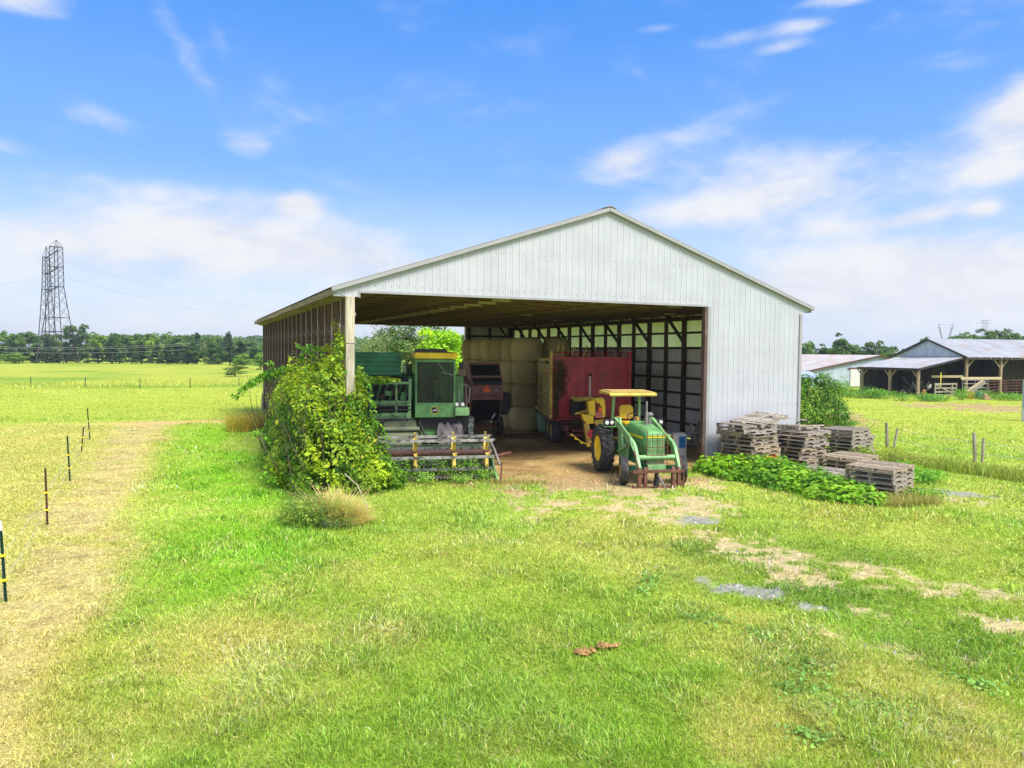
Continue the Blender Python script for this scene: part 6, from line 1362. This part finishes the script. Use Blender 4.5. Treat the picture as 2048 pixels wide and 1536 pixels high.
# dung on the lawn
for k, (px, py, n, sx, sy, lab) in enumerate(((1166, 1310, 26, .10, .07, 'left heap of crumbled brown manure on the lawn'), (1215, 1298, 16, .09, .06, 'right smaller heap of crumbled brown manure on the lawn'))):
    g_ = G(px, py); o = MB(); rr3 = random.Random(k+8)
    for q in range(n):
        c_ = Vector((rr3.gauss(0, sx*.7), rr3.gauss(0, sy*.6), .02 + abs(rr3.gauss(0, .018)))); ra_ = rr3.uniform(.016, .045); nb_ = len(o.v)
        o.lathe([(.002, -ra_*.7), (ra_*.8, -ra_*.5), (ra_, 0), (ra_*.75, ra_*.5), (.002, ra_*.7)], c_, n=9)
        for j in range(nb_, len(o.v)): v = o.v[j]; o.v[j] = (v[0]+rr3.uniform(-.007, .007), v[1]+rr3.uniform(-.007, .007), v[2]+rr3.uniform(-.006, .006))
    tag(o.build('manure_heap', M['dung'], None, True, (g_.x, g_.y, .01)), lab, 'manure')
# loose stones on the gravel and the bare soil
rg = np.random.default_rng(31); n = 26000; inv = rg.uniform(1/34., 1/7., n); dd = 1/inv; aa = rg.uniform(-.1, .75, n); x, y = dd*np.sin(aa), dd*np.cos(aa); mm = masks(x, y)
kq = rg.random(n) < np.clip(mm['grav']*.9 + mm['bare']*.12*(mm['by'] < -1), 0, 1); x, y, dd = x[kq], y[kq], dd[kq]; n = len(x); sz = np.exp(rg.normal(-4.3, .4, n))*(1+dd*.03); V = []
for a_ in range(4): V.append(np.stack([x + sz*np.cos(a_*1.57+rg.uniform(-.4, .4, n)), y + sz*np.sin(a_*1.57+rg.uniform(-.4, .4, n)), zground(x, y)-.003], 1))
V.append(np.stack([x + rg.normal(0, .2, n)*sz, y + rg.normal(0, .2, n)*sz, zground(x, y) + sz*rg.uniform(.5, 1.0, n)], 1)); V = np.stack(V, 1).reshape(-1, 3); k = np.arange(n)*5
tr_ = np.concatenate([np.stack([k+i, k+(i+1) % 4, k+4], 1) for i in range(4)]); gcol = np.where(rg.random((n, 1)) < .7, np.array([[.34, .33, .32]]), np.array([[.62, .56, .48]]))*rg.uniform(.6, 1.25, (n, 1))
tag(mesh_from('gravel', V, None, np.repeat(gcol, 5, 0), M['farleaf'], None, tr_), 'loose grey gravel and pale stones in the worn drive', 'gravel', kind='stuff')
# flat rosettes of broad leaves in the lawn
for k, (px, py, s_) in enumerate(((1625, 1385, .55), (1740, 1425, .42), (1845, 1430, .28), (1610, 1335, .3), (1415, 1240, .35), (1515, 1270, .2), (1935, 1365, .28), (1620, 1475, .25), (1310, 1160, .3), (1290, 1180, .25))):
    weed('broadleaf_weed', G(px, py), s_, .10, int(130*s_/.4), f'low broad leaved weed in the lawn, {nth(k)} of ten counted from the largest patch' if False else ['largest patch of broad leaves low in the lawn at lower right', 'grey green broad leaf patch right of the largest lawn weed', 'small broad leaf patch farther right in the lower lawn', 'broad leaf tuft just beyond the largest lawn weed', 'broad leaf tuft on the lawn left of the gravel', 'small broad leaf tuft below the gravel patch', 'broad leaf tuft near the right edge below the pale stones', 'lowest small broad leaf tuft at lower right', 'broad leaf tuft up the lawn towards the manure', 'second broad leaf tuft up the lawn towards the manure'][k],
         (.15, .29, .05), (.26, .44, .09), .065, .6, 'broad leaved weeds in the lawn', seed=50+k, nst=9, up=1.5)

# ------------------------------------------------------------------ trees
def crown(name, H_, Wd, n, seed, lo, hi, kind='broad', leaf=.06, gaps=1.0, parent=None):
    r = np.random.default_rng(seed)
    if kind == 'cedar':
        m_ = 44; f = r.uniform(.02, .97, m_)**.9; rad = Wd/2*(1-f)**.75*r.uniform(.45, 1.0, m_); a = r.uniform(0, 2*math.pi, m_)
        C = np.stack([np.cos(a)*rad*.75, np.sin(a)*rad*.75, f*H_], 1); cr = Wd*(.10 + .14*(1-f))*r.uniform(.7, 1.2, m_)
    else:
        cz, rz = {'broad': (.58, .34), 'low': (.50, .44), 'bush': (.42, .50)}[kind]; m_ = 40; d = unit(r.normal(size=(m_, 3))); k = r.random(m_)**.45
        C = d*k[:, None]*np.array((Wd*.40, Wd*.40, H_*rz)) + np.array((0, 0, H_*cz)); cr = Wd*r.uniform(.10, .19, m_)
        C[:, 2] += H_*.06*np.sin(C[:, 0]*5/Wd + seed)
    w = cr**2; pick = r.choice(m_, n, p=w/w.sum()); d = unit(r.normal(size=(n, 3))); d[:, 2] = np.where(d[:, 2] < -.3, -d[:, 2], d[:, 2])
    P = C[pick] + d*(cr[pick]*r.uniform(.55, 1.1*gaps, n))[:, None]*np.array((1, 1, .8)); kk = (P[:, 2] < H_) & (P[:, 2] > .02*H_); P = P[kk]; pick = pick[kk]; Nn = r.normal(0, .5, (len(P), 3)) + np.array((0, 0, .5)) + (P-np.array((0, 0, H_*.5)))/H_
    P[:, 2] *= H_/np.percentile(P[:, 2], 99.7)
    tonev = r.random(m_)[pick % m_]
    return leaves(name, P, Nn, leaf*H_*r.uniform(.6, 1.3, len(P)), cols_from(len(P), lc(*lo), lc(*hi), r, tonev), M['farleaf'], parent, aspect=.75, seed=seed)
def trunk(H_, Wd, seed, parent, kind='broad', mt=None):
    r = random.Random(seed); p = MB(); tr0 = .022*H_; top = H_*(.8 if kind == 'cedar' else .5)
    p.tube([(0, 0, -.1), (r.uniform(-.02, .02)*H_, 0, top*.5), (r.uniform(-.03, .03)*H_, 0, top)], [tr0, tr0*.75, tr0*.4], 8)
    if kind != 'cedar':
        for k in range(7):
            a = r.uniform(0, 6.28); z0 = H_*r.uniform(.25, .48); q = Wd*r.uniform(.2, .38); p.tube([(0, 0, z0), (math.cos(a)*q*.5, math.sin(a)*q*.5, z0+H_*.14), (math.cos(a)*q, math.sin(a)*q, z0+H_*r.uniform(.2, .36))], [tr0*.45, tr0*.3, tr0*.12], 6)
    return p.build('trunk', mt or M['bark'], parent)
TK = {}
def proto(key, H_, Wd, n, seed, lo, hi, kind='broad', leaf=.06, gaps=1.0):
    o = empty('cedar_tree' if kind == 'cedar' else 'tree', (0, 0, 0)); crown('crown', H_, Wd, n, seed, lo, hi, kind, leaf, gaps, o); trunk(H_, Wd, seed, o, kind); TK[key] = [o, H_, Wd, False]
for k in range(3):
    proto(f'dark{k}', 8, 6.0, 3200, 200+k, (.030, .075, .016), (.095, .18, .028), 'bush'); proto(f'mid{k}', 8, 6.4, 2600, 210+k, (.05, .115, .02), (.14, .24, .035)); proto(f'cedar{k}', 8, 3.6, 2200, 220+k, (.022, .055, .016), (.06, .12, .026), 'cedar', .055)
proto('bright0', 8, 7.0, 2600, 231, (.12, .21, .025), (.24, .36, .03)); proto('pale0', 8, 7, 2600, 241, (.10, .17, .03), (.22, .28, .05), 'bush'); proto('bush0', 8, 7, 2600, 242, (.07, .16, .02), (.2, .33, .035), 'bush')
def tree(key, px, basey, topy, wpx, d, label, group, cat='tree'):
    o, H0, W0, used_ = TK[key]
    if used_: o = copy_tree(o)
    else: TK[key][3] = True
    c = AT(px, 700, d); h = AT(px, topy, c.y).z
    o.location = (c.x, c.y, 0); o.scale = (wpx/F*d/W0, wpx/F*d/W0, h/H0); o.rotation_euler = (0, 0, rnd.uniform(0, 6)); return tag(o, label, cat, group)
tn_ = random.Random(12); row = []
for k in range(26):
    px = -22 + k*22.0 + tn_.uniform(-6, 6); row.append(('cedar%d' % tn_.randrange(3) if tn_.random() < .55 else 'dark%d' % tn_.randrange(3), px, tn_.uniform(675, 696), tn_.uniform(26, 46), tn_.uniform(184, 194)))
row.sort(key=lambda q: q[1])
for k, (key, px, t_, w_, d) in enumerate(row): tree(key, px, 727, t_, w_, d, f'{"dark pointed cedar" if key[0] == "c" else "dark rounded tree"}, {nth(k)} from left in front row of far tree line', 'front row of the far tree line')
prof = [(-20, 668), (5, 662), (30, 668), (52, 664), (78, 668), (105, 668), (150, 650), (178, 664), (205, 670), (232, 667), (258, 671), (285, 668), (305, 666), (332, 664), (352, 673), (375, 670), (395, 666), (418, 675), (440, 674), (457, 664), (480, 680), (503, 684), (526, 686)]
for k, (px, t_) in enumerate(prof):
    key = 'bright0' if px in (305, 205) else ('mid%d' % (k % 3) if k % 3 else 'dark%d' % (k % 3)); key = 'cedar0' if px in (457, 395) else key
    tree(key, px, 727, t_, 62 if px == 150 else (30 if 'cedar' in key else tn_.uniform(40, 56)), tn_.uniform(208, 232), f'{"pointed cedar" if "cedar" in key else ("light green tree" if "bright" in key else "green tree")}, {nth(k)} from left in back row of far tree line', 'back row of the far tree line')
for k, (key, px, t_, w_, d, lab) in enumerate((('bush0', 485, 708, 46, 150, 'round green bush before the right end of the far tree line'), ('bush0', 522, 706, 40, 140, 'light green bush showing beside the slatted wall'), ('bush0', 28, 706, 50, 176, 'low bush at the left end of the far tree line'))): tree(key, px, 727, t_, w_, d, lab, None, 'bush')
tree('pale0', 470, 750, 729, 52, 105, 'low rounded bush with reddish top alone in the hayfield', None, 'bush')
far = []
for k in range(30): far.append(tn_.uniform(0, 1))
rf6 = np.random.default_rng(88); n = 46000; azm = rf6.uniform(-.52, .56, n); dd = rf6.uniform(330, 460, n); X, Y = dd*np.sin(azm), dd*np.cos(azm); top = np.where(azm > .1, 3.2, 7.5) + np.where(azm > .1, 3, 4)*fbm(azm*26, dd*.01, 3); z = top*rf6.random(n)**.6
leaves_o = leaves('far_woods', np.stack([X, Y, z], 1), rf6.normal(size=(n, 3)) + np.array((0, -.4, .6)), rf6.uniform(.8, 1.9, n), cols_from(n, lc(.05, .10, .03), lc(.12, .19, .055), rf6, fbm(azm*60, z*.2, 6)*1.6-.3), M['farleaf'], None, aspect=.8, seed=4); tag(leaves_o, 'distant wooded skyline beyond the fields', 'woods', kind='stuff')
for k, (key, px, t_, w_, d, lab) in enumerate((('mid0', 1612, 683, 44, 150, 'tree nearest the white shed wall behind the low barn'), ('dark1', 1645, 689, 46, 155, 'dark tree left of the tall tree behind the low barn'), ('dark2', 1680, 667, 62, 150, 'tallest tree behind the low barn'), ('mid1', 1716, 690, 50, 152, 'green tree right of the tallest one behind the low barn'), ('dark0', 1746, 683, 48, 150, 'dark spreading tree behind the peak of the low barn'), ('mid2', 1775, 692, 46, 156, 'low tree between low barn and cattle shed'), ('dark1', 1803, 699, 40, 158, 'small dark tree beside the cattle shed gable'), ('mid2', 1850, 675, 40, 140, 'tree crown peeping over the cattle shed gable peak'))): tree(key, px, 727, t_, w_, d, lab, 'trees behind the low barn')
for k, (key, px, t_, w_) in enumerate((('mid0', 1918, 668, 60), ('mid1', 1943, 665, 60), ('dark2', 1972, 659, 66), ('dark0', 1996, 660, 60), ('mid2', 2022, 667, 56), ('dark1', 2048, 664, 56), ('mid1', 2080, 666, 60))): tree(key, px, 727, t_, w_, 165+3*k, f'tree on the skyline above the cattle shed roof, {nth(k)} from the left', 'trees above the cattle shed roof')
# seen through the shed
proto('bigtree', 8, 8.5, 9000, 251, (.05, .11, .025), (.17, .25, .06), 'broad', .03); tree('bigtree', 815, 727, 634, 190, 80, 'big green tree seen through the back of the shed', None)
proto('sparse', 8, 5, 700, 261, (.12, .15, .06), (.22, .25, .11), 'broad', .035, 1.5); tree('sparse', 752, 727, 645, 62, 70, 'thin half bare tree seen beside the corner post', None)
proto('lime', 8, 5.2, 6000, 271, (.22, .42, .015), (.42, .62, .02), 'broad', .035, 1.15); tree('lime', 882, 727, 660, 112, 56, 'bright yellow green young tree behind the shed', None)
for k, (key, px, t_, w_, d, lab) in enumerate((('mid0', 735, 690, 60, 120, 'tree low on the horizon right of the corner post'), ('bush0', 775, 694, 60, 100, 'light green bush behind the green grain tank'), ('mid2', 920, 668, 50, 88, 'tree behind the lime green young tree'), ('bush0', 905, 690, 46, 60, 'light green growth at the rear jamb of the shed'))): tree(key, px, 727, t_, w_, d, lab, None)
for key, (o, a, b_, used_) in TK.items():
    if not used_:
        for ch in list(o.children): bpy.data.objects.remove(ch)
        bpy.data.objects.remove(o)
# weeds before the farm buildings
for k, (px, py, d, ra_, h_, n_, lab) in enumerate(((1705, 795, 66, 1.2, 1.0, 700, 'leafy weeds before the pale barn wall'), (1686, 790, 70, .6, 2.0, 420, 'tall dark weed rising against the pale barn wall'), (1735, 795, 66, 1.3, 1.4, 700, 'green weeds left of the first lean-to post'), (1765, 797, 65, 1.2, 1.1, 700, 'green weeds at the foot of the first lean-to post'), (1806, 803, 62, .7, .8, 300, 'small pale weed under the lean-to'), (1850, 806, 62, 1.0, .9, 500, 'grassy weeds at the foot of the right lean-to post'), (1880, 808, 62, 1.1, .7, 500, 'low weeds before the wooden gate'), (1922, 800, 64.5, .7, 1.4, 420, 'weeds at the foot of the shed corner post'), (1964, 801, 65.5, .6, 1.2, 360, 'weed beside the blue tub'), (2010, 806, 64, 1.2, .9, 500, 'white tipped weeds before the pipe gates'), (2040, 806, 64, 1.2, .7, 400, 'low weeds at the right edge before the pipe gates'))):
    c = AT(px, py, d); weed('weed', (c.x, c.y, 0), ra_, h_, n_, lab, (.06, .19, .02), (.2, .38, .035), .17, .5, 'weeds before the farm buildings', seed=70+k, nst=12)
# ------------------------------------------------------------------ thin summer haze
hzb = MB(); hzb.b2(-2750, 2750, -2750, 2750, -2, 46); hzo = hzb.build('haze', bpy.data.materials.new('haze_air')); tag(hzo, kind='stuff')
hm = hzo.data.materials[0]; hm.use_nodes = True; nt = hm.node_tree; nt.nodes.clear(); o_ = N(nt, 'ShaderNodeOutputMaterial'); v_ = N(nt, 'ShaderNodeVolumePrincipled')
v_.inputs['Color'].default_value = (.80, .88, 1, 1); v_.inputs['Density'].default_value = .0003; v_.inputs['Anisotropy'].default_value = .2; nt.links.new(v_.outputs[0], o_.inputs['Volume'])
